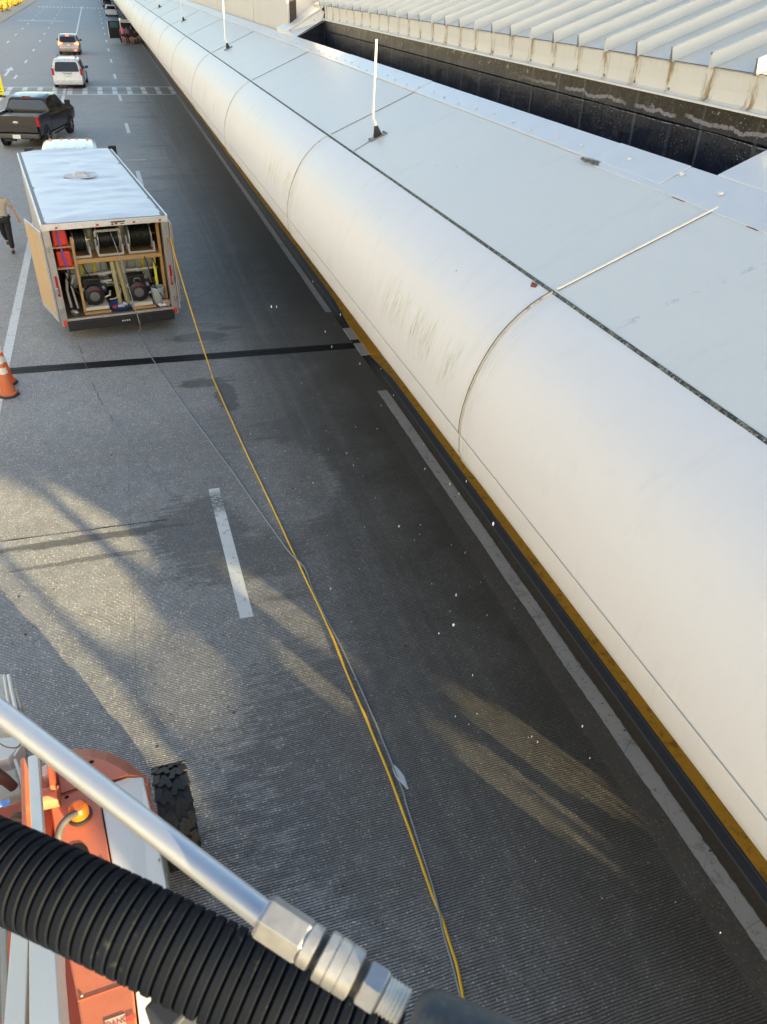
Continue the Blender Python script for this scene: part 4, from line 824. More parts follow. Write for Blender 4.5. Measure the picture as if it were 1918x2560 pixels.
mb = MB(); mb.bar((-1.1, -0.15, 1.75), (-1.95, -0.66, 1.75), 0.5, 0.012, up=(0.5, -0.85, 0)); mb.build('door_window', M('door_glass', (0.12, 0.22, 0.24), 0.1), dr)
for ob in (dr,) + tuple(dr.children): pass
mb = MB(); mb.b2((-2.24, -0.82, 0.5), (-2.17, -0.74, 2.1)); mb.build('door_edge', white_paint, v)
for s in (-1, 1):
    mb = MB(); mb.box((s * 0.93, -0.01, 1.1), (0.1, 0.05, 0.42)); mb.build('tail_light', M('pink_lens', (0.6, 0.08, 0.06), 0.2), v, bevel=0.01)
    for yy in (1.0, 4.3): wheel(v, s * 0.88, yy, 0.37, 0.24, s)
v = thing('white_suv', 'white suv with dark rear window and red tail lights parked beyond the open van', 'car', (2.55, 180.5, 0), 0)
v.location = (2.62, 165.0, 0); van_body(white_paint, 4.7, 1.9, 1.7, v, 0.4, belt=1.02)
for s in (-1, 1):
    mb = MB(); mb.box((s * 0.80, 0.03, 1.08), (0.24, 0.10, 0.22)); mb.build('tail_light', M('bright_red_lens', (0.75, 0.03, 0.03), 0.2), v, bevel=0.03)
v = thing('dark_sedan', 'dark car at the top edge beyond the white suv, mostly out of frame', 'car', (2.6, 205, 0), 0)
van_body(M('maroon_paint', (0.06, 0.03, 0.035), 0.25, coat=0.7), 4.6, 1.85, 1.5, v, 0.6)

# ================================================================== TRAILER
tr = thing('enclosed_trailer', 'boxy enclosed cargo trailer with crumpled silver roof and open rear doors', 'trailer', (-0.44, 17.52, 0), R(7.0))
trm = tr.matrix_basis.copy()
TW, TL, TF, TH = 1.26, 7.85, 0.50, 2.50      # half width, length, floor, height
ta = NT('trailer_roof'); c = ta.mix(ta.noise(1.5, 5, 0.65), (0.70, 0.71, 0.74), (0.80, 0.81, 0.83)); c = ta.mix(ta.ramp(ta.noise(2.2, 5, 0.7), 0.62, 0.72, 0, 0.25), c, (0.42, 0.40, 0.36)); ta.base(c); ta.rough(0.42)
ta.b.inputs['Metallic'].default_value = 0.35; ta.bump(ta.noise(1.6, 2, 0.5, ta.scale(ta.obj, (0.5, 2.2, 1))), 0.5, 0.06)
alu = M('trailer_skin', (0.60, 0.57, 0.57), 0.4, 0.2, 0.08, 3, dirt=0.15, dcol=(0.3, 0.25, 0.22)); alu2 = M('door_frame_metal', (0.47, 0.47, 0.47), 0.38, 0.6, 0.1, 3, dirt=0.2)
mb = MB(); rows = []
NX, NY = 26, 64
for j in range(NY + 1):
    y = TL * j / NY; row = []
    for i in range(NX + 1):
        x = -TW + 0.09 + (2 * TW - 0.18) * i / NX; e = (1 - abs(x / TW) ** 4); p = Vector((x * 0.8, y * 1.3, 0))
        k_ = min(1, y / 0.3) * e; z = TH + 0.022 + k_ * (0.035 + 0.022 * math.sin(y * 7.2 + 4.8 * noise.noise(p)) * (0.3 + 1.1 * abs(noise.noise(p * 0.9 + Vector((4, 0, 0))))) + 0.045 * noise.noise(p * 1.7) + 0.014 * noise.noise(p * 6.0) + 0.02 * abs(noise.noise(Vector((x * 3 + y * 1.5, y * 2.2, 2)))))
        d = math.hypot(x - 0.0, y - 4.25); z += -0.018 * math.exp(-(d / 0.35) ** 2); z = max(z, TH + 0.016)
        row.append((x, y, z))
    rows.append(row)
mb.grid(rows); mb.build('roof', ta.m, tr, smooth=True)
# sealed roof edge trims with torn tape
tape = M('torn_roof_tape', (0.20, 0.22, 0.25), 0.6, sc=12, var=0.4)
for s in (-1, 1):
    mb = MB(); mb.b2((s * TW - 0.02 if s > 0 else -TW - 0.015, -0.02, TH - 0.09), (s * TW + 0.015 if s > 0 else -TW + 0.02, TL, TH + 0.025)); mb.build('roof_trim', M('trim_bright', (0.80, 0.80, 0.80), 0.35, 0.2), tr, bevel=0.008)
    mb = MB(); rows = []
    for j in range(91):
        y = TL * j / 90; w = 0.085 + 0.05 * noise.noise(Vector((s * 5, y * 4.5, 1)))
        rows.append([(s * (TW - 0.018), y, TH + 0.022), (s * (TW - 0.06), y, TH + 0.026), (s * (TW - 0.04 - w), y, TH + 0.027)])
    mb.grid(rows); mb.build('roof_tape', tape, tr, smooth=True)
# vent
mb = MB(); mb.b2((-0.24, 3.98, TH + 0.02), (0.24, 4.50, TH + 0.05)); mb.build('vent_base', M('vent_grey', (0.36, 0.35, 0.36), 0.5), tr, bevel=0.02)
mb = MB(); mb.prism([(-0.12, 4.1, TH + 0.15), (0.12, 4.1, TH + 0.15), (0.12, 4.36, TH + 0.15), (-0.12, 4.36, TH + 0.15)], [(-0.19, 4.02, TH + 0.05), (0.19, 4.02, TH + 0.05), (0.19, 4.46, TH + 0.05), (-0.19, 4.46, TH + 0.05)]); mb.build('vent_lid', M('vent_lid_grey', (0.50, 0.50, 0.52), 0.4), tr, bevel=0.03, seg=3)
mb = MB(); mb.lathe([(0.42, 0.0), (0.40, 0.004), (0.05, 0.005)], (0.02, 4.28, TH + 0.062), (0, 0, 1), 28); vf = mb.build('vent_sealant', M('vent_sealant_grey', (0.60, 0.60, 0.60), 0.6, sc=9, var=0.15), tr, smooth=True)
# walls and floor
for s in (-1, 1):
    mb = MB(); mb.b2((s * TW - (0.03 if s > 0 else 0), 0, 0.42), (s * TW + (0.03 if s < 0 else 0), TL, TH - 0.08)); mb.build('side_wall', alu, tr)
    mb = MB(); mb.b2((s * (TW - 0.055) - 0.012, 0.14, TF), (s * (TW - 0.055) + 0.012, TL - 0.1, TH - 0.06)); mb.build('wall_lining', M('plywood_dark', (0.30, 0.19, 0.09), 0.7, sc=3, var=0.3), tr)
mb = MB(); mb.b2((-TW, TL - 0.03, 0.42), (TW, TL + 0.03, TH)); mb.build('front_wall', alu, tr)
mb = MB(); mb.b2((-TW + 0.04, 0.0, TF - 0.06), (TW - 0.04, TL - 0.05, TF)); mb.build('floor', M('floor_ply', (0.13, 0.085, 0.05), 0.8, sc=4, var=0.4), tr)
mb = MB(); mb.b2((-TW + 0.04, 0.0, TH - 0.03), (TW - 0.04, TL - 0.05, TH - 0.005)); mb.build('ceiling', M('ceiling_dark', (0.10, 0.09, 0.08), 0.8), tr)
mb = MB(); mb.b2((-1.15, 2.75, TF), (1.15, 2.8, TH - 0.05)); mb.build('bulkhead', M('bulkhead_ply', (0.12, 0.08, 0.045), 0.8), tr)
# rear frame
IW = 1.125
for s in (-1, 1):
    mb = MB(); a, b = sorted((s * IW, s * (TW + 0.01))); mb.b2((a, -0.035, 0.36), (b, 0.12, TH - 0.10)); mb.build('door_post', alu2, tr, bevel=0.01)
    mb = MB(); mb.b2((s * 1.19 - 0.024, -0.05, 1.03), (s * 1.19 + 0.024, -0.034, 1.47)); mb.build('marker_light', red_m, tr, bevel=0.006, seg=2)
    mb = MB(); mb.box((s * 1.19, -0.04, 0.44), (0.07, 0.03, 0.12)); mb.build('tail_light', M('orange_red_lens', (0.75, 0.06, 0.03), 0.3), tr, bevel=0.01)
    for z in (0.72, 1.15, 2.02):
        mb = MB(); mb.box((s * 1.22, -0.05, z), (0.07, 0.03, 0.14)); mb.box((s * 1.235, -0.06, z + 0.02), (0.03, 0.05, 0.03)); mb.build('hinge', M('hinge_metal', (0.42, 0.42, 0.40), 0.35, 0.8), tr, bevel=0.006)
mb = MB(); mb.b2((-TW - 0.01, -0.045, TH - 0.115), (TW + 0.01, 0.10, TH + 0.012)); mb.build('header', M('header_white', (0.66, 0.64, 0.61), 0.4, dirt=0.2), tr, bevel=0.012)
for x in (-0.98, -0.18, 0.20, 0.56, 1.10):
    mb = MB(); mb.box((x, -0.052, TH - 0.065), (0.055, 0.02, 0.03)); mb.build('clearance_light', red_m, tr, bevel=0.005)
mb = MB(); mb.b2((0.10, -0.055, TH - 0.045), (0.38, -0.045, TH - 0.02)); mb.b2((0.10, -0.054, TH - 0.09), (0.14, -0.046, TH - 0.06)); mb.b2((0.28, -0.054, TH - 0.085), (0.36, -0.046, TH - 0.07)); mb.build('light_wiring', black_m, tr)
mb = MB(); mb.b2((-IW, -0.045, TF - 0.03), (IW, 0.05, TF + 0.012)); mb.build('sill', M('sill_alu', (0.55, 0.52, 0.48), 0.35, 0.6, dirt=0.3), tr, bevel=0.006)
mb = MB(); mb.b2((-IW - 0.02, -0.10, 0.26), (IW + 0.02, 0.05, TF - 0.035)); bmpr = mb.build('bumper', M('bumper_black', (0.014, 0.014, 0.018), 0.5, dirt=0.3, dcol=(0.07, 0.065, 0.06)), tr, bevel=0.01)
mb = MB()
for x in (0.0, 0.045, 0.10, 0.145): mb.box((x, -0.103, 0.37), (0.028, 0.004, 0.028))
mb.build('bumper_sticker', plate_w, bmpr)
# doors
ply = NT('door_plywood'); ply.base(ply.mix(ply.noise(2.0, 6, 0.7, ply.scale(ply.obj, (6, 6, 0.5)), 0.6), (0.50, 0.33, 0.17), (0.70, 0.52, 0.31))); ply.rough(0.65)
def door(a, b, name_label, inside):
    a = Vector(a); b = Vector(b); d = (b - a).normalized(); nrm = Vector((-d.y, d.x, 0))
    mb = MB(); mb.prism([a + nrm * 0.0 + Vector((0, 0, TH - 0.12)), b + Vector((0, 0, TH - 0.12)), b - nrm * 0.03 + Vector((0, 0, TH - 0.12)), a - nrm * 0.03 + Vector((0, 0, TH - 0.12))],
                        [a + Vector((0, 0, TF - 0.02)), b + Vector((0, 0, TF - 0.02)), b - nrm * 0.03 + Vector((0, 0, TF - 0.02)), a - nrm * 0.03 + Vector((0, 0, TF - 0.02))])
    o = mb.build('rear_door', M('door_skin_metal', (0.60, 0.58, 0.60), 0.35, 0.5), tr, bevel=0.006)
    o['label'] = name_label
    a2 = a + d * 0.05; b2 = b - d * 0.05; off = nrm * inside
    zt, zb = TH - 0.17, TF + 0.12
    mb = MB(); mb.prism([a2 + off + Vector((0, 0, zt)), b2 + off + Vector((0, 0, zt)), b2 + off * 0.2 + Vector((0, 0, zt)), a2 + off * 0.2 + Vector((0, 0, zt))], [a2 + off + Vector((0, 0, zb)), b2 + off + Vector((0, 0, zb)), b2 + off * 0.2 + Vector((0, 0, zb)), a2 + off * 0.2 + Vector((0, 0, zb))])
    mb.build('door_lining', ply.m, o)
inv = trm.inverted()
dl_a = Vector((-TW - 0.03, -0.04, 0)); dl_b = inv @ Vector((-2.12, 18.60, 0)); dl_b = dl_a + (dl_b - dl_a).normalized() * 1.22; dl_b.z = 0
door(dl_b, dl_a, 'left door swung wide open with its plywood lining showing', -0.034)
dr_a = Vector((TW + 0.05, -0.04, 0)); dr_b = Vector((TW + 0.10, 1.16, 0)); door(dr_b, dr_a, 'right door folded back along the trailer side', 0.034)
mb = MB()
for s in (-1, 1):
    mb.b2((s * 0.95 - 0.15, 3.3, 0.12), (s * 0.95 + 0.15, 5.1, 0.42))
mb.build('axle_housing', black_m, tr)
for s in (-1, 1):
    for yy in (3.75, 4.65): wheel(tr, s * (TW - 0.12), yy, 0.36, 0.2, s)
# shelf timber
wood = NT('lumber'); wood.base(wood.mix(wood.noise(4.0, 6, 0.7, wood.scale(wood.obj, (1, 4, 6)), 0.4), (0.34, 0.18, 0.065), (0.60, 0.37, 0.15))); wood.rough(0.65)
wood2 = NT('green_timber'); wood2.base(wood2.mix(wood2.noise(4.0, 6, 0.7, wood2.scale(wood2.obj, (5, 5, 0.8)), 0.4), (0.30, 0.27, 0.13), (0.50, 0.44, 0.24))); wood2.rough(0.7)
SH = 1.66
mb = MB(); mb.b2((-0.72, 0.30, SH - 0.09), (IW - 0.02, 0.345, SH)); mb.build('shelf_beam', wood.m, tr, bevel=0.004)
mb = MB(); mb.b2((-0.72, 0.35, SH - 0.02), (IW - 0.02, 1.0, SH + 0.0)); mb.build('shelf_board', wood.m, tr)
mb = MB(); mb.b2((-0.75, 0.26, TF + 0.01), (-0.695, 0.30, 2.15)); mb.build('shelf_post', wood.m, tr, bevel=0.004)
mb = MB(); mb.b2((1.06, 0.35, TF + 0.01), (1.12, 0.44, TH - 0.15)); mb.build('shelf_post', wood.m, tr, bevel=0.004)
mb = MB(); mb.bar((0.02, 0.33, SH - 0.1), (0.08, 0.5, TF + 0.02), 0.085, 0.085); mb.build('shelf_post', wood2.m, tr, bevel=0.004)
mb = MB(); mb.bar((0.14, 0.33, SH - 0.1), (0.25, 0.42, TF + 0.02), 0.085, 0.085); mb.build('shelf_post', wood2.m, tr, bevel=0.004)
for z in (1.56, 2.0):
    mb = MB(); mb.b2((-IW + 0.01, 0.16, z - 0.03), (-0.76, 0.6, z)); mb.build('fuel_shelf', wood.m, tr)
for x0, x1, yy in ((-0.74, -0.18, 0.14), (0.28, 0.80, 0.14), (-0.5, 0.0, 0.6), (0.35, 0.95, 0.62)):
    mb = MB(); mb.b2((x0, yy, TF + 0.002), (x1, yy + 0.09, TF + 0.045)); mb.build('floor_timber', wood.m, tr, bevel=0.004)
mb = MB(); mb.b2((-0.6, 1.3, 1.02), (1.1, 1.34, 1.12)); mb.b2((-0.5, 1.3, 0.70), (1.1, 1.34, 0.80)); mb.build('cross_timber', wood2.m, tr)
# PVC manifold
pvc = M('pvc_pipe', (0.72, 0.71, 0.68), 0.4, dirt=0.3, dcol=(0.3, 0.27, 0.2)); mb = MB()
mb.tube([(-0.65, 0.95, 1.08), (0.05, 0.9, 1.16), (0.62, 0.85, 1.17)], 0.042, 12); mb.tube([(0.62, 0.85, 1.17), (1.05, 0.8, 1.20)], 0.024, 10); mb.tube([(0.28, 0.62, SH - 0.1), (0.30, 0.80, 1.18)], 0.035, 12); mb.tube([(-0.55, 0.8, 0.96), (0.0, 0.75, 1.02)], 0.030, 10)
mb.tube([(0.60, 0.85, 1.19), (0.68, 0.80, 1.06), (0.75, 0.74, 1.0)], 0.03, 8); mb.lathe([(0.05, 0), (0.05, 0.07)], (0.60, 0.85, 1.14), (0, 0, 1), 12); mb.lathe([(0.055, 0), (0.055, 0.1)], (-0.2, 0.92, 1.13), (1, 0.05, 0), 12)
mb.build('pipe_manifold', pvc, tr, smooth=True)
mb = MB(); mb.tube([(-0.98, 0.4, 0.62), (-1.0, 0.45, 1.0), (-0.93, 0.5, 1.35)], 0.03, 8); mb.tube([(-0.85, 0.35, 0.60), (-0.90, 0.4, 1.1), (-0.80, 0.45, 1.3)], 0.022, 8); mb.build('drain_pipe', M('pipe_grey', (0.42, 0.42, 0.40), 0.4), tr, smooth=True)

# --- things inside (top level, standing in the trailer)
def inT(name, label, cat, loc, rz=0, group=None):
    p = trm @ Vector(loc); return thing(name, label, cat, p, R(7.0) + rz, group)
redp = M('red_tank_plastic', (0.62, 0.035, 0.025), 0.4, var=0.08)
for k, (z, x, lb) in enumerate(((2.002, -0.945, 'red plastic fuel tank on the upper left shelf of the trailer'), (1.562, -0.935, 'red plastic fuel tank on the lower left shelf of the trailer'))):
    a = inT('fuel_tank', lb, 'fuel tank', (x, 0.36, z), 0, 'red fuel tanks on the trailer shelves')
    mb = MB(); mb.prism([(-0.14, -0.14, 0.33), (0.14, -0.14, 0.33), (0.14, 0.16, 0.33), (-0.14, 0.16, 0.33)], [(-0.155, -0.16, 0), (0.155, -0.16, 0), (0.155, 0.18, 0), (-0.155, 0.18, 0)])
    mb.build('tank_body', redp, a, bevel=0.04, seg=4)
    mb = MB(); mb.lathe([(0.045, 0), (0.045, 0.035), (0.03, 0.04)], (0.05, 0.05, 0.32), (0, 0, 1), 12); mb.tube([(-0.1, -0.02, 0.33), (-0.08, -0.02, 0.37), (0.02, -0.02, 0.37), (0.04, -0.02, 0.33)], 0.012, 6); mb.build('cap', redp, a, smooth=True)
mb = MB(); pts = [trm @ Vector(p) for p in ((-0.99, 0.50, 2.36), (-0.985, 0.19, 2.34), (-0.97, 0.185, 2.0), (-0.955, 0.15, 1.9), (-0.92, 0.17, 1.56), (-0.915, 0.2, 1.45))]
for a_, b_ in zip(pts, pts[1:]): mb.bar(a_, b_, 0.035, 0.006, up=(trm.to_3x3() @ Vector((0, -1, 0.2))))
tag(mb.build('ratchet_strap', M('blue_webbing', (0.10, 0.09, 0.45), 0.7)), 'blue strap holding both red fuel tanks', 'strap')
steel = M('reel_steel', (0.50, 0.50, 0.48), 0.4, 0.5, dirt=0.25); hose_bk = M('hose_black', (0.010, 0.010, 0.010), 0.45)
def reel(label, x, w, r, full_=0.8):
    a = inT('hose_reel', label, 'hose reel', (x, 0.62, SH + 0.02), 0, 'hose reels on the trailer shelf')
    zc = r + 0.06
    for s in (-1, 1):
        mb = MB(); mb.lathe([(r, -0.006), (r, 0.006), (r - 0.012, 0.010), (r - 0.02, 0.004)], (s * w / 2, 0, zc), (1, 0, 0), 36); mb.build('reel_disc', steel, a)
        mb = MB(); mb.bar((s * (w / 2 + 0.04), -0.26, 0.02), (s * (w / 2 + 0.04), 0.26, 0.02), 0.035, 0.035); mb.bar((s * (w / 2 + 0.04), -0.255, 0.02), (s * (w / 2 + 0.04), -0.255, 0.22), 0.035, 0.035); mb.bar((s * (w / 2 + 0.04), 0, 0.02), (s * (w / 2 + 0.04), 0, zc), 0.04, 0.02, up=(0, 1, 0)); mb.build('side_frame', steel, a, bevel=0.003)
    mb = MB(); mb.bar((-w / 2 - 0.05, -0.265, 0.02), (w / 2 + 0.05, -0.265, 0.02), 0.04, 0.045); mb.build('front_bar', steel, a, bevel=0.003)
    mb = MB(); nt_ = int(w / 0.034); prof = [(0.02, -w / 2 + 0.01)]
    for i in range(nt_):
        x0 = -w / 2 + 0.012 + (w - 0.024) * i / nt_; dd = (w - 0.024) / nt_; rr = r * full_ + (0.008 if i % 3 else 0)
        prof += [(rr - 0.022, x0), (rr - 0.004, x0 + dd * 0.2), (rr, x0 + dd * 0.5), (rr - 0.003, x0 + dd * 0.8), (rr - 0.022, x0 + dd * 0.98)]
    prof += [(0.02, w / 2 - 0.01)]
    mb.lathe(prof, (0, 0, zc), (1, 0, 0), 32); mb.build('wound_hose', hose_bk, a, smooth=True)
    mb = MB(); mb.tube([(w / 2 + 0.02, 0, zc), (w / 2 + 0.12, 0, zc), (w / 2 + 0.12, 0.0, zc - 0.02)], 0.018, 8); mb.build('swivel', M('brass', (0.5, 0.32, 0.12), 0.3, 0.8), a, smooth=True)
    return a
reel('narrow hose reel beside the red fuel tanks on the trailer shelf', -0.55, 0.26, 0.24, 0.92)
rm = reel('middle hose reel with a steel bar frame across its top', 0.04, 0.44, 0.24, 0.78)
mb = MB(); mb.bar((-0.26, -0.15, 0.50), (0.26, -0.15, 0.50), 0.05, 0.05); mb.bar((-0.26, -0.15, 0.50), (-0.26, -0.15, 0.38), 0.04, 0.04, up=(0, 1, 0)); mb.bar((0.26, -0.15, 0.50), (0.26, -0.15, 0.10), 0.03, 0.03, up=(0, 1, 0)); mb.build('top_bar', steel, rm, bevel=0.003)
reel('large hose reel packed with black hose on the right of the trailer shelf', 0.70, 0.46, 0.27, 0.90)
# IBC water tanks with straps
ibc = M('tank_translucent', (0.50, 0.56, 0.56), 0.35, var=0.15, sc=3); strap_y = M('yellow_strap', (0.80, 0.74, 0.06), 0.6, dirt=0.2); cage = M('cage_steel', (0.35, 0.35, 0.35), 0.4, 0.7)
for x, lb, sx in ((-0.42, 'caged grey water tank on the left inside the trailer', (-0.15, 0.12)), (0.52, 'caged grey water tank on the right inside the trailer', (-0.18, 0.26))):
    a = inT('water_tank', lb, 'water tank', (x, 1.72, TF + 0.25), 0, 'caged water tanks in the trailer')
    mb = MB(); mb.b2((-0.42, -0.5, 0.0), (0.42, 0.5, 1.05)); mb.build('tank_body', ibc, a, bevel=0.06, seg=4)
    mb = MB()
    for z in (0.1, 0.35, 0.6, 0.85, 1.08): mb.tube([(-0.44, -0.52, z), (0.44, -0.52, z)], 0.010, 6)
    for i in range(6): mb.tube([(-0.44 + 0.176 * i, -0.522, 0.0), (-0.44 + 0.176 * i, -0.522, 1.08)], 0.009, 6)
    mb.build('cage', cage, a)
    for q in sx:
        mb = MB(); mb.b2((q - 0.03, -0.54, 0.25), (q + 0.03, -0.532, 1.12)); mb.b2((q - 0.03, -0.54, 1.12), (q + 0.03, 0.3, 1.128)); mb.build('strap', strap_y, a)
a = inT('upright_tank', 'small grey round tank standing right of the caged tanks in the trailer', 'tank', (0.93, 1.35, 1.14)); mb = MB(); mb.lathe([(0.17, 0), (0.18, 0.05), (0.18, 0.34), (0.15, 0.38)], (0, 0, 0), (0, 0, 1), 24); mb.build('tank_body', ibc, a, smooth=True); mb = MB(); mb.tube([(0, -0.18, 0.25), (0, -0.21, 0.2), (0.02, -0.2, 0.05)], 0.02, 8); mb.build('tap', pvc, a, smooth=True)
# straps hanging upper
mb = MB()
for x, y, z0, z1 in ((-0.33, 0.95, 1.70, 2.40), (0.36, 0.90, 1.68, 2.38), (0.95, 0.55, 0.85, 1.50)): q0 = trm @ Vector((x, y, z0)); q1 = trm @ Vector((x, y, z1)); mb.bar(q0, q1, 0.06, 0.005, up=(0, -1, 0))
tag(mb.build('hanging_straps', strap_y), 'yellow webbing straps hanging behind the hose reels', 'strap')
# jugs behind reels
for x, lb in ((-0.30, 'pale jug behind the gap between the left and middle hose reels'), (0.37, 'pale jug behind the gap between the middle and right hose reels')):
    a = inT('plastic_jug', lb, 'jug', (x, 1.0, SH + 0.002)); mb = MB(); mb.lathe([(0.10, 0), (0.12, 0.03), (0.12, 0.42), (0.08, 0.5), (0.03, 0.53)], (0, 0, 0), (0, 0, 1), 16); mb.build('jug_body', M('jug_plastic', (0.30, 0.34, 0.30), 0.35), a, smooth=True); mb = MB(); mb.lathe([(0.035, 0.53), (0.035, 0.57)], (0, 0, 0), (0, 0, 1), 10); mb.build('jug_cap', pvc, a)
# engines
eng_m = M('engine_black', (0.010, 0.010, 0.012), 0.45); eng2 = M('engine_alu', (0.38, 0.38, 0.37), 0.4, 0.7)
for x, yy, lb in ((-0.45, 0.50, 'black petrol engine and pump on the left white board in the trailer'), (0.50, 0.46, 'black petrol engine and pump on the right white board in the trailer')):
    bd = inT('mounting_board', 'white board under the %s engine on the trailer floor' % ('left' if x < 0 else 'right'), 'board', (x, yy - 0.02, TF + 0.046), 0, 'white boards under the engines'); mb = MB(); mb.b2((-0.25, -0.22, 0), (0.25, 0.28, 0.075)); mb.build('board', M('board_white', (0.62, 0.58, 0.48), 0.6), bd, bevel=0.005)
    a = inT('petrol_engine', lb, 'engine', (x - 0.01, yy + 0.02, TF + 0.122), 0, 'petrol engines in the trailer')
    mb = MB(); mb.lathe([(0.20, 0), (0.215, 0.03), (0.215, 0.09), (0.18, 0.11), (0.10, 0.115)], (0, -0.11, 0.23), (0, -1, 0), 30); mb.build('fan_housing', eng_m, a, smooth=True)
    mb = MB(); mb.lathe([(0.105, 0), (0.10, 0.012), (0.03, 0.016)], (0, -0.225, 0.22), (0, -1, 0), 24)
    for i in range(16): mb.bar((0.035 * math.cos(i * 0.3927), -0.243, 0.22 + 0.035 * math.sin(i * 0.3927)), (0.095 * math.cos(i * 0.3927), -0.243, 0.22 + 0.095 * math.sin(i * 0.3927)), 0.008, 0.006, up=(0, 1, 0))
    mb.build('recoil_grille', M('grille_grey', (0.14, 0.14, 0.14), 0.4), a)
    mb = MB(); mb.b2((-0.16, -0.12, 0.0), (0.16, 0.18, 0.30)); mb.b2((-0.30, -0.05, 0.22), (-0.1, 0.15, 0.40)); mb.b2((0.1, -0.05, 0.22), (0.30, 0.15, 0.40)); mb.build('crankcase', eng_m, a, bevel=0.02)
    mb = MB(); mb.b2((-0.20, -0.06, 0.40), (0.18, 0.2, 0.56)); mb.b2((-0.10, -0.09, 0.50), (0.12, -0.05, 0.57)); mb.build('air_filter', eng_m, a, bevel=0.03, seg=3)
    mb = MB(); mb.tube([(-0.13, -0.222, 0.36), (-0.05, -0.238, 0.385), (0.05, -0.238, 0.385), (0.14, -0.222, 0.36)], 0.012, 6); mb.build('badge_strip', M('dark_red', (0.28, 0.03, 0.04), 0.4), a)
    for sx_ in (-0.22, 0.22): mb = MB(); mb.lathe([(0.04, 0), (0.045, 0.05), (0.02, 0.07)], (sx_, -0.06, 0.34), (0, -1, 0), 10); mb.build('spark_plug', eng2, a, smooth=True)
    mb = MB(); mb.tube([(0.2, 0, 0.1), (0.34, 0.02, 0.14), (0.36, 0.02, 0.24)], 0.03, 8); mb.build('outlet_elbow', eng2, a, smooth=True)
    if x > 0:
        mb = MB(); mb.tube([(-0.07, -0.14, 0.43), (-0.055, -0.16, 0.52), (0.055, -0.16, 0.52), (0.07, -0.14, 0.43), (-0.07, -0.14, 0.43)], 0.013, 6); mb.build('filter_handle', M('handle_grey', (0.2, 0.2, 0.2), 0.4), a)
# bucket
a = inT('bucket', 'grey plastic bucket at the right rear corner inside the trailer', 'bucket', (0.92, 0.36, TF + 0.01)); bk = M('bucket_grey', (0.36, 0.39, 0.42), 0.45, dirt=0.15)
mb = MB(); mb.lathe([(0.125, 0), (0.13, 0.01), (0.146, 0.30), (0.158, 0.30), (0.158, 0.315), (0.148, 0.32), (0.149, 0.345), (0.160, 0.345), (0.161, 0.36), (0.150, 0.385), (0.142, 0.385), (0.138, 0.34), (0.12, 0.05), (0.01, 0.045)], (0, 0, 0), (0, 0, 1), 28); mb.build('bucket_body', bk, a, smooth=True)
mb = MB(); mb.tube([(-0.155, 0, 0.335), (-0.17, -0.06, 0.26), (-0.12, -0.15, 0.20), (0, -0.18, 0.18), (0.12, -0.15, 0.20), (0.17, -0.06, 0.26), (0.155, 0, 0.335)], 0.004, 6); mb.build('handle', eng2, a, smooth=True)
# basin with cans
a = inT('wash_basin', 'dark basin with a blue rim between the two engines', 'basin', (0.06, 0.30, TF + 0.01))
mb = MB(); mb.lathe([(0.18, 0), (0.25, 0.09), (0.262, 0.095), (0.262, 0.11), (0.245, 0.11), (0.17, 0.02), (0.01, 0.02)], (0, 0, 0), (0, 0, 1), 36); mb.build('bowl', [M('basin_blue', (0.03, 0.08, 0.28), 0.35)], a, smooth=True)
for k, (x, y, col, lb) in enumerate(((0.02, 0.22, 'pvc_pipe', 'white spray can lying in the basin, leftmost'), (0.10, 0.20, 'pvc_pipe', 'white crumpled bottle in the middle of the basin'), (0.15, 0.27, 'pvc_pipe', 'small white cup at the back of the basin'), (-0.08, 0.14, 'red_tank_plastic', 'red rag by the basin front rim'))):
    mb = MB(); p = trm @ Vector((x, y, TF + 0.09 + 0.01 * k)); mb.lathe([(0.02, -0.05), (0.034, -0.045), (0.034, 0.045), (0.02, 0.05)], p, (math.cos(k * 1.3), math.sin(k * 1.3), 0.2), 14)
    tag(mb.build(('spray_can', 'bottle', 'cup', 'rag')[k], MATS[col], smooth=True), lb, ('can', 'bottle', 'cup', 'rag')[k])
for k, (x, y, rr, mname, lb) in enumerate(((0.90, 0.13, 0.05, 'pvc_pipe', 'white crumpled rag left of the pink sack'), (0.99, 0.12, 0.045, 'pvc_pipe', 'small white rag touching the pink sack'), (1.05, 0.16, 0.085, 'sack_pink', 'dusty pink sack by the right door post'), (-0.95, 0.25, 0.07, 'engine_alu', 'small metal fitting on the floor by the left door post'))):
    mm = MATS.get(mname) or M('sack_pink', (0.42, 0.26, 0.24), 0.8)
    mb = MB(); bmesh.ops.create_icosphere(mb.b, subdivisions=3, radius=rr)
    for vv in mb.b.verts: vv.co = Vector((vv.co.x * 1.2, vv.co.y, vv.co.z * 0.8)) * (1 + 0.5 * noise.noise(vv.co * 22 + Vector((k * 7, 0, 0))))
    p = trm @ Vector((x, y, TF + 0.012 + rr * 0.75)); tag(mb.build(('rag', 'rag', 'sack', 'pump_fitting')[k], mm, smooth=True, loc=p), lb, ('rag', 'rag', 'sack', 'fitting')[k])
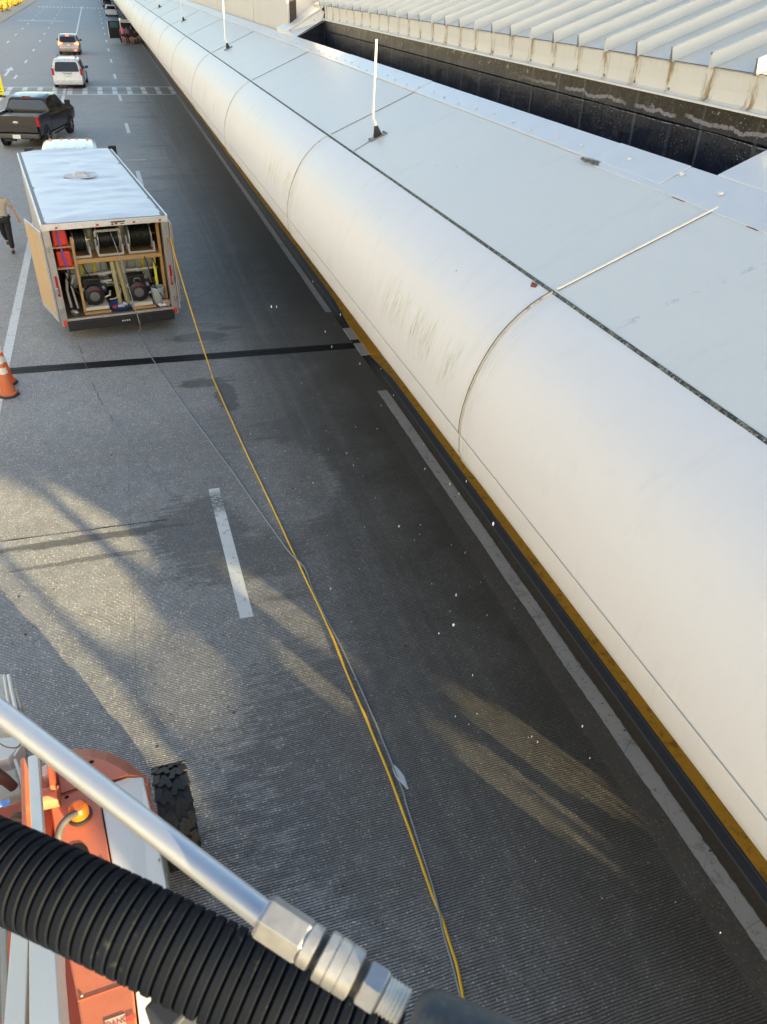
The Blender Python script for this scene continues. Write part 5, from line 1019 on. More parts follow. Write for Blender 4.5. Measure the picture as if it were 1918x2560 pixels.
# loose hoses in the trailer
mb = MB()
mb.tube([trm @ Vector(p) for p in smoothpath([(0.72, 0.3, 1.62), (0.78, 0.25, 1.3), (0.83, 0.22, 1.0), (0.95, 0.22, 0.75), (1.02, 0.2, 0.55)], 5)], 0.012, 8)
mb.tube([trm @ Vector(p) for p in smoothpath([(0.88, 0.5, 1.62), (0.95, 0.4, 1.35), (1.02, 0.4, 1.1)], 5)], 0.012, 8)
mb.tube([trm @ Vector(p) for p in smoothpath([(-0.62, 0.5, 1.6), (-0.5, 0.55, 1.25), (-0.42, 0.5, 1.0), (-0.35, 0.5, 0.9)], 5)], 0.012, 8)
mb.tube([trm @ Vector(p) for p in smoothpath([(-1.0, 0.3, 1.5), (-0.93, 0.3, 1.2), (-0.75, 0.3, 0.9), (-0.65, 0.35, 0.75)], 5)], 0.014, 8)
tag(mb.build('feed_hoses', hose_bk, smooth=True), 'thin black hoses looping between shelf and engines in the trailer', 'hose')
mb = MB(); mb.tube([trm @ Vector(p) for p in smoothpath([(-0.25, 0.6, 1.02), (0.05, 0.55, 1.0), (0.12, 0.45, 0.85), (0.0, 0.42, 0.72), (-0.15, 0.42, 0.70)], 6)], 0.014, 8)
mb.tube([trm @ Vector(p) for p in smoothpath([(0.80, 1.0, 1.6), (0.84, 0.95, 1.3), (0.95, 0.9, 1.15), (1.03, 0.9, 1.3), (1.03, 0.95, 1.55)], 6)], 0.013, 8)
tag(mb.build('clear_hoses', M('hose_beige', (0.45, 0.43, 0.36), 0.4), smooth=True), 'pale looping hoses hanging around the pipe manifold', 'hose')

# ================================================================== CONES, SIGNS, LITTER
org = M('cone_orange', (0.62, 0.16, 0.06), 0.5, var=0.1, dirt=0.3, dcol=(0.35, 0.14, 0.08)); org2 = M('cone_orange_bright', (0.80, 0.12, 0.015), 0.45); refl = M('cone_collar', (0.74, 0.73, 0.68), 0.35, dirt=0.12)
def cone(label, loc, rz, om):
    a = thing('traffic_cone', label, 'traffic cone', loc, rz, 'traffic cones by the white line')
    mb = MB(); pts = [(0.20 * math.cos(R(22.5 + 45 * i)) * (1.0), 0.20 * math.sin(R(22.5 + 45 * i)) * 1.0) for i in range(8)]
    mb.prism([(x, y, 0.045) for x, y in pts], [(x * 1.03, y * 1.03, 0.004) for x, y in pts]); mb.build('base', M('cone_base', (0.03, 0.032, 0.04), 0.5), a, bevel=0.008)
    pr = lambda z: 0.145 - 0.118 * (z / 0.92)
    mb = MB(); mb.lathe([(0.165, 0.045), (0.165, 0.06), (pr(0.06), 0.08), (pr(0.30), 0.30), (pr(0.60), 0.60), (pr(0.90), 0.90), (0.022, 0.92), (0.012, 0.92)], (0, 0, 0), (0, 0, 1), 32); mb.build('cone_body', om, a, smooth=True)
    for z0, z1 in ((0.46, 0.58), (0.66, 0.80)):
        mb = MB(); mb.lathe([(pr(z0) + 0.001, z0), (pr(z0) + 0.004, z0 + 0.002), (pr(z1) + 0.004, z1 - 0.002), (pr(z1) + 0.001, z1)], (0, 0, 0), (0, 0, 1), 32); mb.build('reflective_collar', refl, a, smooth=True)
    return a
cone('faded orange traffic cone in front, nearest the camera on the white line', (-2.67, 14.92, 0), 0.2, org)
cone('brighter orange traffic cone just behind the faded one', (-2.74, 15.47, 0), 0.35, org2)
sy = M('sign_yellow', (0.85, 0.80, 0.02), 0.5, emit=None); sk = M('sign_ink', (0.02, 0.02, 0.02), 0.6)
a = thing('crosswalk_sign', 'yellow upright crosswalk paddle sign at the left edge beside the crosswalk', 'sign', (-6.42, 58.9, 0), 0.1)
mb = MB(); mb.b2((-0.24, -0.02, 0.12), (0.24, 0.02, 1.22)); mb.build('panel', sy, a, bevel=0.03)
mb = MB()
for z, w in ((1.08, 0.3), (1.0, 0.22), (0.30, 0.30)): mb.b2((-w / 2, -0.025, z - 0.02), (w / 2, -0.0215, z + 0.02))
mb.lathe([(0.05, 0), (0.05, 0.004)], (0, -0.021, 0.86), (0, -1, 0), 12); mb.bar((0, -0.0235, 0.8), (0, -0.0235, 0.6), 0.09, 0.004, up=(0, 1, 0)); mb.bar((0, -0.0235, 0.6), (-0.07, -0.0235, 0.42), 0.045, 0.004, up=(0, 1, 0)); mb.bar((0, -0.0235, 0.6), (0.07, -0.0235, 0.42), 0.045, 0.004, up=(0, 1, 0)); mb.build('pictogram', sk, a)
mb = MB(); mb.b2((-0.28, -0.2, 0.005), (0.28, 0.2, 0.07)); mb.b2((-0.1, -0.015, 0.07), (0.1, 0.015, 0.14)); mb.build('foot', black_m, a, bevel=0.01)
a = thing('warning_sign', 'small bright yellow diamond sign far up the road near the top edge', 'sign', (-6.2, 193, 0), 0)
mb = MB(); mb.prism([(0, -0.02, 2.9), (0.62, -0.02, 2.2), (0, -0.02, 1.5), (-0.62, -0.02, 2.2)], [(0, 0.02, 2.9), (0.62, 0.02, 2.2), (0, 0.02, 1.5), (-0.62, 0.02, 2.2)]); mb.build('panel', sy, a)
mb = MB(); mb.tube([(0, 0.04, 0), (0, 0.04, 2.6)], 0.04, 8); mb.build('post', steel, a)
lp = G(1003, 1946); mb = MB(); rows = []
for i in range(9):
    t_ = i / 8; c_ = Vector((lp.x - 0.03 + 0.055 * t_, lp.y + 0.17 - 0.32 * t_, 0)); w = 0.010 + 0.035 * math.sin(math.pi * min(1, t_ * 1.1)) ** 0.8
    rows.append([(c_.x + (q - 0.5) * 2 * w, c_.y + 0.01 * q, 0.008 + 0.03 * abs(noise.noise(Vector((i * 0.9, q * 5, 3))))) for q in (0, 0.25, 0.5, 0.75, 1)])
mb.grid(rows); tag(mb.build('paper_scrap', M('paper_white', (0.62, 0.65, 0.70), 0.7), smooth=True, solid=0.001), 'crumpled white paper scrap lying against the grey hose', 'litter')

# hoses on the road
def on_ground(pts, r, z0=[]):
    return [G(u, v, r) for u, v in pts]
yp = [(525, 920), (539, 960), (600, 1096), (625, 1150), (661, 1225), (697, 1301), (727, 1367), (747, 1408), (770, 1458), (800, 1521), (833, 1596), (854, 1650), (900, 1760), (942, 1860), (975, 1941), (1001, 2012), (1035, 2105), (1068, 2200), (1085, 2248), (1104, 2292), (1124, 2357), (1143, 2417), (1160, 2509), (1172, 2600)]
gy = on_ground(yp, 0.011)
start = trm @ Vector((1.27, 0.05, 2.10)); g0 = gy[0]
air = [start + (g0 - start) * t_ + Vector((0, 0, -0.12 * math.sin(math.pi * t_))) for t_ in (0, 0.2, 0.4, 0.6, 0.8)]
mb = MB(); mb.tube(smoothpath(air + gy, 5), 0.0145, 10)
yh = M('yellow_hose', (0.85, 0.50, 0.03), 0.4, var=0.1, coat=0.2); tag(mb.build('yellow_hose', yh, smooth=True), 'long yellow hose running from the trailer down the wet lane', 'hose')
cp = [(345, 830), (356, 852), (377, 890), (446, 994), (521, 1096), (560, 1150), (583, 1180), (631, 1251), (673, 1310), (715, 1369), (733, 1394), (747, 1406), (762, 1423), (773, 1447), (782, 1473), (800, 1512), (827, 1566), (851, 1612), (869, 1650), (915, 1750), (961, 1860), (975, 1893), (987, 1927), (1000, 1958), (1011, 1987), (1018, 2016), (1048, 2110), (1077, 2200), (1095, 2270), (1107, 2325), (1119, 2369), (1133, 2417), (1150, 2490), (1160, 2560), (1164, 2610)]
gc = [G(u, v, 0.010) for u, v in cp]
for i, (u, v) in enumerate(cp):
    if 1390 < v < 1425 or 2240 < v < 2300: gc[i].z = 0.032
c0 = trm @ Vector((0.10, 0.40, 2.16)); c1 = trm @ Vector((0.16, -0.12, 1.72)); c2_ = trm @ Vector((0.24, -0.25, 1.0)); c3 = trm @ Vector((0.32, -0.42, 0.3))
mb = MB(); mb.tube(smoothpath([c0, c1, c2_, c3] + gc, 5), 0.0100, 8)
tag(mb.build('grey_hose', M('grey_hose', (0.30, 0.31, 0.33), 0.45, var=0.1), smooth=True), 'thin grey hose from the middle reel, crossing the yellow hose twice', 'hose')

# falling drops from the wash: uncountable spray
mb = MB(); rng = random.Random(11)
for i in range(150):
    y = rng.uniform(1.6, 9.5); x = rng.uniform(1.0, 3.4); z = rng.uniform(0.2, 4.6)
    if x > 2.1: z = min(z, 3.2)
    p = Vector((x, y, z)); rr = rng.choice((0.0022, 0.0026, 0.0034, 0.0048)); L = rr * rng.uniform(1.6, 3.6)
    mb.lathe([(rr * 0.3, -L), (rr * 0.85, -L * 0.5), (rr, 0), (rr * 0.85, L * 0.5), (rr * 0.3, L)], p, (0, 0, 1), 6)
tag(mb.build('water_drops', M('drop_white', (0.80, 0.80, 0.78), 0.2), smooth=True), 'white drops of wash water falling from the canopy edge', 'water', kind='stuff')

# ================================================================== PEOPLE
def skinned(name, pts, edges, radii, mat, parent, subd=2):
    me = bpy.data.meshes.new(name); me.from_pydata([tuple(p) for p in pts], edges, []); o = bpy.data.objects.new(name, me); COL.objects.link(o)
    me.materials.append(mat); o.parent = parent
    md = o.modifiers.new('skin', 'SKIN'); md.use_smooth_shade = True
    if not me.skin_vertices: me.skin_vertices.new() if hasattr(me.skin_vertices, 'new') else None
    sv = me.skin_vertices[0].data
    for i, r_ in enumerate(radii): sv[i].radius = (r_, r_) if not isinstance(r_, tuple) else r_
    sv[0].use_root = True
    md = o.modifiers.new('sub', 'SUBSURF'); md.levels = subd; md.render_levels = subd
    return o
skin_t = M('skin', (0.46, 0.24, 0.15), 0.5, var=0.06)
def person(label, loc, rz, shirt, trouser, hair, J, shorts=False, detail=True, shoe=None, skin=skin_t):
    a = thing('person', label, 'person', loc, rz)
    P = {k: Vector(v_) for k, v_ in J.items()}
    order = ['pelvis', 'waist', 'chest', 'neckb', 'neck', 'headc', 'headt', 'shL', 'elL', 'wrL', 'haL', 'shR', 'elR', 'wrR', 'haR', 'hiL', 'knL', 'anL', 'toL', 'hiR', 'knR', 'anR', 'toR']
    rad = dict(pelvis=(0.15, 0.11), waist=(0.135, 0.10), chest=(0.165, 0.115), neckb=(0.10, 0.08), neck=0.055, headc=(0.080, 0.095), headt=(0.065, 0.075), shL=0.058, elL=0.042, wrL=0.028, haL=0.036, shR=0.058, elR=0.042, wrR=0.028, haR=0.036,
               hiL=0.088, knL=0.058, anL=0.040, toL=0.038, hiR=0.088, knR=0.058, anR=0.040, toR=0.038)
    ix = {k: i for i, k in enumerate(order)}
    E_ = [('pelvis', 'waist'), ('waist', 'chest'), ('chest', 'neckb'), ('neckb', 'neck'), ('neck', 'headc'), ('headc', 'headt'), ('chest', 'shL'), ('shL', 'elL'), ('elL', 'wrL'), ('wrL', 'haL'), ('chest', 'shR'), ('shR', 'elR'), ('elR', 'wrR'), ('wrR', 'haR'),
          ('pelvis', 'hiL'), ('hiL', 'knL'), ('knL', 'anL'), ('anL', 'toL'), ('pelvis', 'hiR'), ('hiR', 'knR'), ('knR', 'anR'), ('anR', 'toR')]
    pts = [P[k] for k in order]; edges = [(ix[p], ix[q]) for p, q in E_]; radii = [rad[k] for k in order]
    if detail:
        for sd_ in 'LR':
            w = P['wr' + sd_]; h = P['ha' + sd_]; d = (h - w).normalized(); side = d.cross(Vector((0, 0, 1)) if abs(d.z) < 0.9 else Vector((0, 1, 0))).normalized(); back = d.cross(side)
            for f, (o_, l_) in enumerate(((-0.024, 0.055), (-0.008, 0.068), (0.008, 0.064), (0.023, 0.050))):
                b0 = len(pts); pts += [h + side * o_ + d * 0.028, h + side * o_ * 1.1 + d * (0.028 + l_ * 0.5) + back * 0.006, h + side * o_ * 1.1 + d * (0.028 + l_) + back * 0.022]; radii += [0.0095, 0.009, 0.0075]; edges += [(ix['ha' + sd_], b0), (b0, b0 + 1), (b0 + 1, b0 + 2)]
            b0 = len(pts); pts += [h + side * 0.036 - d * 0.004, h + side * 0.052 + d * 0.03]; radii += [0.011, 0.009]; edges += [(ix['ha' + sd_], b0), (b0, b0 + 1)]
    body = skinned('body', pts, edges, radii, skin, a)
    def sub(nm, keys, es, rr, mat): return skinned(nm, [P[k] if isinstance(k, str) else k for k in keys], es, rr, mat, a)
    eL = P['shL'].lerp(P['elL'], 0.75); eR = P['shR'].lerp(P['elR'], 0.75)
    sub('shirt', ['waist', 'chest', 'neckb', 'shL', eL, 'shR', eR, P['pelvis'].lerp(P['waist'], 0.25)], [(0, 1), (1, 2), (1, 3), (3, 4), (1, 5), (5, 6), (0, 7)], [(0.158, 0.122), (0.182, 0.132), (0.09, 0.08), 0.078, 0.068, 0.078, 0.068, (0.168, 0.13)], shirt)
    if shorts:
        kl = P['hiL'].lerp(P['knL'], 0.45); kr = P['hiR'].lerp(P['knR'], 0.45)
        sub('shorts', ['pelvis', 'hiL', kl, 'hiR', kr], [(0, 1), (1, 2), (0, 3), (3, 4)], [(0.168, 0.128), 0.105, 0.095, 0.105, 0.095], trouser)
    else:
        al = P['knL'].lerp(P['anL'], 0.97); ar = P['knR'].lerp(P['anR'], 0.97)
        sub('trousers', ['pelvis', 'hiL', 'knL', al, 'hiR', 'knR', ar], [(0, 1), (1, 2), (2, 3), (0, 4), (4, 5), (5, 6)], [(0.166, 0.126), 0.108, 0.082, 0.070, 0.108, 0.082, 0.070], trouser)
    hp = P['headt'] + (P['headt'] - P['neck']).normalized() * 0.01; bk_ = Vector((0, 0.035, 0))
    sub('hair', [P['headc'] + bk_, P['headt'] + bk_ * 0.4 + Vector((0, 0, 0.012))], [(0, 1)], [0.085, 0.080], hair)
    for s_ in 'LR':
        an = P['an' + s_]; to = P['to' + s_]; sub('shoe', [an + Vector((0, 0.03, -0.03)), to + Vector((0, -0.02, -0.005))], [(0, 1)], [0.056, 0.052], shoe or M('shoe_black', (0.02, 0.02, 0.022), 0.4, coat=0.3))
    if detail:
        hc = P['headc']; fr = Vector((0, -1, 0))
        for sx_ in (-0.03, 0.03):
            mb = MB(); mb.lathe([(0.010, 0), (0.006, 0.006)], hc + Vector((sx_, -0.088, 0.025)), (0, -1, 0), 8); mb.build('eye', black_m, a)
            mb = MB(); mb.lathe([(0.022, 0), (0.018, 0.012)], hc + Vector((sx_ * 2.75, 0.0, 0.01)), (1 if sx_ > 0 else -1, 0, 0), 8); mb.build('ear', skin, a)
        mb = MB(); mb.prism([hc + Vector((-0.012, -0.088, -0.012)), hc + Vector((0.012, -0.088, -0.012)), hc + Vector((0, -0.085, 0.03))], [hc + Vector((0, -0.115, -0.012)), hc + Vector((0.004, -0.115, -0.010)), hc + Vector((0, -0.09, 0.03))]); mb.build('nose', skin, a)
        mb = MB(); mb.box(hc + Vector((0, -0.088, -0.04)), (0.045, 0.008, 0.008)); mb.build('mouth', M('lips', (0.3, 0.1, 0.08), 0.5), a)
        bp = P['pelvis'].lerp(P['waist'], 0.4)
        mb = MB(); mb.lathe([(0.178, -0.02), (0.181, 0), (0.178, 0.02)], (0, 0, 0), (0, 0, 1), 24); bt = mb.build('belt', black_m, a, smooth=True); bt.location = bp + Vector((0, 0, -0.03)); bt.scale = (1.0, 0.80, 1)
        mb = MB(); mb.box(bp + Vector((0.0, -0.150, -0.03)), (0.05, 0.012, 0.035)); mb.build('buckle', chrome_m, a)
    return a
base = dict(pelvis=(0, 0, 0.95), waist=(0, 0, 1.10), chest=(0, 0, 1.32), neckb=(0, 0, 1.45), neck=(0, -0.01, 1.52), headc=(0, -0.02, 1.63), headt=(0, -0.01, 1.72),
            shL=(0.20, 0, 1.41), elL=(0.26, 0.0, 1.14), wrL=(0.28, -0.05, 0.90), haL=(0.28, -0.07, 0.83), shR=(-0.20, 0, 1.41), elR=(-0.26, 0, 1.14), wrR=(-0.28, -0.05, 0.90), haR=(-0.28, -0.07, 0.83),
            hiL=(0.095, 0, 0.90), knL=(0.10, 0, 0.50), anL=(0.10, 0.02, 0.09), toL=(0.11, -0.13, 0.045), hiR=(-0.095, 0, 0.90), knR=(-0.10, 0, 0.50), anR=(-0.10, 0.02, 0.09), toR=(-0.11, -0.13, 0.045))
J = dict(base); J.update(knL=(0.11, -0.16, 0.52), anL=(0.11, -0.20, 0.10), toL=(0.13, -0.35, 0.05), knR=(-0.09, 0.10, 0.50), anR=(-0.10, 0.42, 0.22), toR=(-0.10, 0.38, 0.08), elL=(0.30, 0.03, 1.16), wrL=(0.40, -0.06, 0.96), haL=(0.42, -0.08, 0.88))
person('man in beige short sleeved shirt and black trousers walking past the trailer', (-3.36, 24.72, 0), R(-4), M('shirt_beige', (0.42, 0.38, 0.30), 0.8, var=0.08), M('trousers_black', (0.014, 0.014, 0.017), 0.8), M('hair_dark', (0.03, 0.02, 0.015), 0.8), J)
pk = M('pink_top', (0.75, 0.22, 0.42), 0.8); bl_ = M('blue_shirt', (0.05, 0.30, 0.70), 0.8); dk = M('dark_top', (0.03, 0.03, 0.05), 0.8); br_ = M('hair_brown', (0.16, 0.07, 0.03), 0.8); gr_ = M('hair_grey', (0.45, 0.43, 0.40), 0.8); ws_ = M('shoe_white', (0.75, 0.75, 0.75), 0.5)
person('person in a pink top and black shorts standing behind the open van', (2.50, 103.2, 0), R(180), pk, dk, br_, base, True, False, ws_)
J = dict(base); J.update(chest=(0, -0.14, 1.25), neckb=(0, -0.22, 1.34), neck=(0, -0.27, 1.38), headc=(0, -0.36, 1.44), headt=(0, -0.42, 1.50), shL=(0.20, -0.2, 1.31), shR=(-0.20, -0.2, 1.31), elL=(0.22, -0.4, 1.1), wrL=(0.2, -0.6, 1.0), haL=(0.2, -0.66, 0.97), elR=(-0.22, -0.4, 1.1), wrR=(-0.2, -0.6, 1.0), haR=(-0.2, -0.66, 0.97))
person('person in a bright blue shirt leaning into the open van', (2.98, 103.9, 0), R(180), bl_, M('maroon_shorts', (0.15, 0.02, 0.04), 0.8), gr_, J, False, False)
person('person with bare legs and a dark top beside the one in blue', (3.42, 103.3, 0), R(170), dk, dk, br_, base, True, False, skin_t)
J = dict(base); J.update(chest=(0, -0.10, 1.22), neckb=(0, -0.18, 1.30), neck=(0, -0.22, 1.35), headc=(0, -0.30, 1.40), headt=(0, -0.36, 1.46))
person('stooping person in dark clothes at the right of the group by the van', (4.02, 104.2, 0), R(150), M('navy_cloth', (0.03, 0.05, 0.09), 0.8), dk, br_, J, True, False)

# ================================================================== BOOM LIFT BELOW
lo = M('lift_orange', (0.50, 0.155, 0.085), 0.42, var=0.12, sc=5, dirt=0.4, dcol=(0.32, 0.10, 0.06), coat=0.15, bump=0.06); lod = M('lift_orange_dark', (0.42, 0.09, 0.045), 0.5, var=0.12); lw = M('lift_white', (0.70, 0.69, 0.66), 0.4, var=0.03, sc=2, dirt=0.08, coat=0.15); lg = M('lift_grey', (0.30, 0.30, 0.28), 0.5, dirt=0.3)
lift = thing('boom_lift', 'orange and white articulating boom lift on chunky black tyres below the camera', 'boom lift', (-0.9, 2.6, 0))
LO = Vector((-0.9, 2.6, 0))
def Lp(u, v, z): return G(u, v, z) - LO
def hood(name, pts, zt, zb, mat, shrink=None, bevel=0.012):
    top = [Lp(*p[:2], p[2] if len(p) > 2 else zt) for p in pts]; bot = [Vector((p.x, p.y, zb)) for p in top]
    mb = MB(); mb.prism(top, bot); return mb.build(name, mat, lift, bevel=bevel, seg=3)
hood('engine_cover', [(125, 1999), (200, 1973), (250, 2007), (277, 2164), (305, 2310), (331, 2455), (350, 2640), (215, 2640), (194, 2503), (171, 2388), (148, 2180)], 1.80, 0.7, lo)
hood('side_panel', [(282, 1955, 1.76), (320, 1943, 1.76), (358, 1941, 1.72), (375, 2015, 1.72), (402, 2137, 1.72), (419, 2225, 1.72), (396, 2440, 1.72), (389, 2479, 1.72), (385, 2640, 1.72), (357, 2640, 1.78), (335, 2455, 1.78), (309, 2310, 1.78), (281, 2164, 1.78), (254, 2010, 1.78)], 1.76, 0.75, lw)
# curved front cover: flat top and sloping skirt
tp_ = [(199, 1969), (150, 1985), (143, 1905), (180, 1893), (225, 1893), (262, 1902), (300, 1920), (322, 1936), (280, 1948)]
sk_ = [(199, 1969), (150, 1985), (140, 1880), (178, 1872), (225, 1872), (272, 1880), (322, 1905), (366, 1942), (280, 1958)]
tv = [Lp(u, v, 1.79) for u, v in tp_]; svv = [Lp(u, v, 1.70) for u, v in sk_]
mb = MB(); mb.b.verts.ensure_lookup_table(); n_ = len(tv); a_ = [mb.b.verts.new(p) for p in tv]; b_ = [mb.b.verts.new(p) for p in svv]; c_ = [mb.b.verts.new(Vector((p.x, p.y, 0.8))) for p in svv]
mb.b.faces.new(a_)
for i in range(n_):
    j = (i + 1) % n_; mb.b.faces.new((a_[j], a_[i], b_[i], b_[j])); mb.b.faces.new((b_[j], b_[i], c_[i], c_[j]))
mb.build('front_cover', lo, lift, bevel=0.008, seg=2)
def disc(name, u, v, z, rx, ry, mat, h=0.003):
    p = Lp(u, v, z); mb = MB(); mb.prism([p + Vector((rx * math.cos(t_ * math.pi / 12), ry * math.sin(t_ * math.pi / 12), h)) for t_ in range(24)], [p + Vector((rx * math.cos(t_ * math.pi / 12), ry * math.sin(t_ * math.pi / 12), -0.01)) for t_ in range(24)]); return mb.build(name, mat, lift)
voidm = M('void_black', (0.004, 0.004, 0.004), 0.9)
disc('lock_hole', 229, 1905, 1.79, 0.018, 0.014, voidm); disc('lock_hole', 167, 1993, 1.80, 0.016, 0.012, voidm)
# exhaust opening
p = [Lp(u, v, 1.803) for u, v in ((170, 2120), (185, 2109), (205, 2107), (218, 2117), (225, 2135), (227, 2175), (180, 2175))]
mb = MB(); mb.prism([q + Vector((0, 0, 0.002)) for q in p], [q - Vector((0, 0, 0.02)) for q in p]); mb.build('exhaust_opening', voidm, lift)
# beacon
bp_ = Lp(201, 2040, 1.80)
mb = MB(); mb.lathe([(0.085, 0), (0.085, 0.025), (0.07, 0.03)], bp_, (0, 0, 1), 28); bc = mb.build('beacon', black_m, lift, smooth=True)
amb = M('amber_dome', (0.62, 0.13, 0.008), 0.3, coat=0.4, var=0.1); mb = MB(); mb.lathe([(0.068, 0.03), (0.068, 0.075), (0.064, 0.10), (0.05, 0.118), (0.028, 0.122), (0.0, 0.118)], bp_, (0, 0, 1), 28); mb.build('dome', amb, bc, smooth=True)
mb = MB(); mb.tube(smoothpath([Lp(188, 2034, 1.93), Lp(170, 2045, 1.99), Lp(152, 2068, 1.99), Lp(146, 2100, 1.95), Lp(152, 2135, 1.86), Lp(160, 2160, 1.80)], 5), 0.025, 12); mb.build('intake_hose', M('rubber_grey', (0.07, 0.065, 0.07), 0.6), lift, smooth=True)
# seam lines
for (a1, b1) in (((125, 1999), (200, 1972)), ((194, 2503), (331, 2455))): mb = MB(); mb.bar(Lp(*a1, 1.803), Lp(*b1, 1.803), 0.006, 0.004); mb.build('hood_seam', lod, lift)
mb = MB()
for i in range(6):
    for j in range(9):
        t_ = (i + 0.5) / 6; s_ = (j + 0.5) / 9; q = Lp(352 + 34 * t_, 2478 + 78 * s_ - 8 * t_, 1.722); q.z = 1.726
        mb.box(q, (0.012, 0.006, 0.004), Matrix.Rotation(0.5, 3, 'Z'))
mb.build('vent_slots', M('vent_dark', (0.05, 0.05, 0.05), 0.7), lift)
for bu, bv in ((140, 2015), (258, 2150), (322, 2440), (205, 2490), (300, 1955), (362, 1960), (372, 2030), (398, 2150)):
    q = Lp(bu, bv, 1.80 if bu < 280 or bv > 2300 else 1.745); mb = MB(); mb.lathe([(0.009, -0.01), (0.009, 0.006), (0.005, 0.008)], q, (0, 0, 1), 6); mb.build('bolt', lg, lift)
# danger decal
dq = [Lp(262, 2552, 1.803), Lp(312, 2534, 1.803), Lp(322, 2600, 1.803), Lp(275, 2618, 1.803)]
mb = MB(); mb.prism([q + Vector((0, 0, 0.0012)) for q in dq], [q - Vector((0, 0, 0.004)) for q in dq]); dc = mb.build('danger_decal', M('decal_pale', (0.66, 0.50, 0.38), 0.5), lift)
tc = bpy.data.curves.new('decal_text', 'FONT'); tc.body = 'DANGER'; tc.size = 0.042; tc.extrude = 0.0005
to = bpy.data.objects.new('tmp', tc); COL.objects.link(to); dg = bpy.context.evaluated_depsgraph_get(); me = bpy.data.meshes.new_from_object(to.evaluated_get(dg)); bpy.data.objects.remove(to)
me.materials.clear(); me.materials.append(M('decal_red', (0.55, 0.04, 0.02), 0.5)); tx = bpy.data.objects.new('decal_text', me); COL.objects.link(tx); tx.parent = dc
dv = (Lp(312, 2534, 0) - Lp(262, 2552, 0)); tx.location = Lp(266, 2573, 1.803) + Vector((0, 0, 0.0028)); tx.rotation_euler = (0, 0, math.atan2(dv.y, dv.x))
# turntable, knuckle, booms
mb = MB(); mb.b2((-0.75, -1.6, 0.55), (0.30, 1.35, 0.82)); mb.build('turntable', lod, lift, bevel=0.03)
mb = MB(); mb.b2((-1.05, -1.7, 0.36), (0.42, 1.9, 0.56)); mb.build('chassis', lg, lift, bevel=0.03)
def beam(name, a, b, w, h, mat, bev=0.006):
    mb = MB(); mb.bar(Lp(*a), Lp(*b), w, h); return mb.build(name, mat, lift, bevel=bev)
beam('link_bar', (85, 1898, 2.25), (110, 2290, 2.75), 0.066, 0.07, lw)
beam('main_boom', (112, 2250, 2.55), (132, 2700, 3.35), 0.115, 0.20, lw); beam('boom_rib', (146, 2300, 2.60), (156, 2700, 3.38), 0.022, 0.15, lw)
beam('lower_boom', (64, 2280, 2.45), (44, 2700, 3.25), 0.085, 0.16, lw); beam('hydraulic_line', (8, 2300, 2.5), (20, 2700, 3.2), 0.03, 0.03, lg)
beam('knuckle_plate', (68, 1930, 1.9), (75, 2120, 1.95), 0.03, 0.30, lo); beam('knuckle_plate', (128, 1900, 1.9), (140, 1990, 1.85), 0.03, 0.30, lod)
mb = MB(); mb.tube([Lp(100, 2000, 1.85), Lp(148, 1990, 1.85)], 0.075, 20); mb.build('pivot_pin', lo, lift, smooth=True)
mb = MB(); mb.prism([Lp(100, 1945, 1.7), Lp(130, 1935, 1.7), Lp(140, 2010, 1.7), (Lp(128, 2110, 1.7)), Lp(108, 2110, 1.7)], [q - Vector((0, 0, 0.7)) for q in (Lp(100, 1945, 1.7), Lp(130, 1935, 1.7), Lp(140, 2010, 1.7), Lp(128, 2110, 1.7), Lp(108, 2110, 1.7))]); mb.build('turret', lod, lift, bevel=0.01)
mb = MB(); mb.prism([Lp(105, 1915, 1.92), Lp(122, 1908, 1.92), Lp(124, 1932, 1.92), Lp(106, 1940, 1.92)], [q - Vector((0, 0, 0.35)) for q in (Lp(105, 1915, 1.92), Lp(122, 1908, 1.92), Lp(124, 1932, 1.92), Lp(106, 1940, 1.92))]); mb.build('bracket', lw, lift, bevel=0.006)
mb = MB(); mb.prism([Lp(-60, 2010, 1.6), Lp(10, 2015, 1.6), Lp(72, 1992, 1.6), Lp(76, 2100, 1.6), Lp(-60, 2120, 1.6)], [q - Vector((0, 0, 0.8)) for q in (Lp(-60, 2010, 1.6), Lp(10, 2015, 1.6), Lp(72, 1992, 1.6), Lp(76, 2100, 1.6), Lp(-60, 2120, 1.6))]); mb.build('counterweight', lod, lift, bevel=0.02)
mb = MB()
for k in range(5): mb.tube(smoothpath([Lp(20 + 6 * k, 2060, 1.62), Lp(40 + 4 * k, 2035, 1.72 + 0.02 * k), Lp(62 + 2 * k, 2045, 1.7), Lp(70, 2080, 1.6)], 4), 0.013, 8)
mb.build('hydraulic_hose', black_m, lift, smooth=True)
mb = MB(); mb.box(Lp(12, 2008, 1.66), (0.07, 0.045, 0.012)); mb.build('blue_tape', M('blue_tape', (0.12, 0.30, 0.75), 0.6), lift)
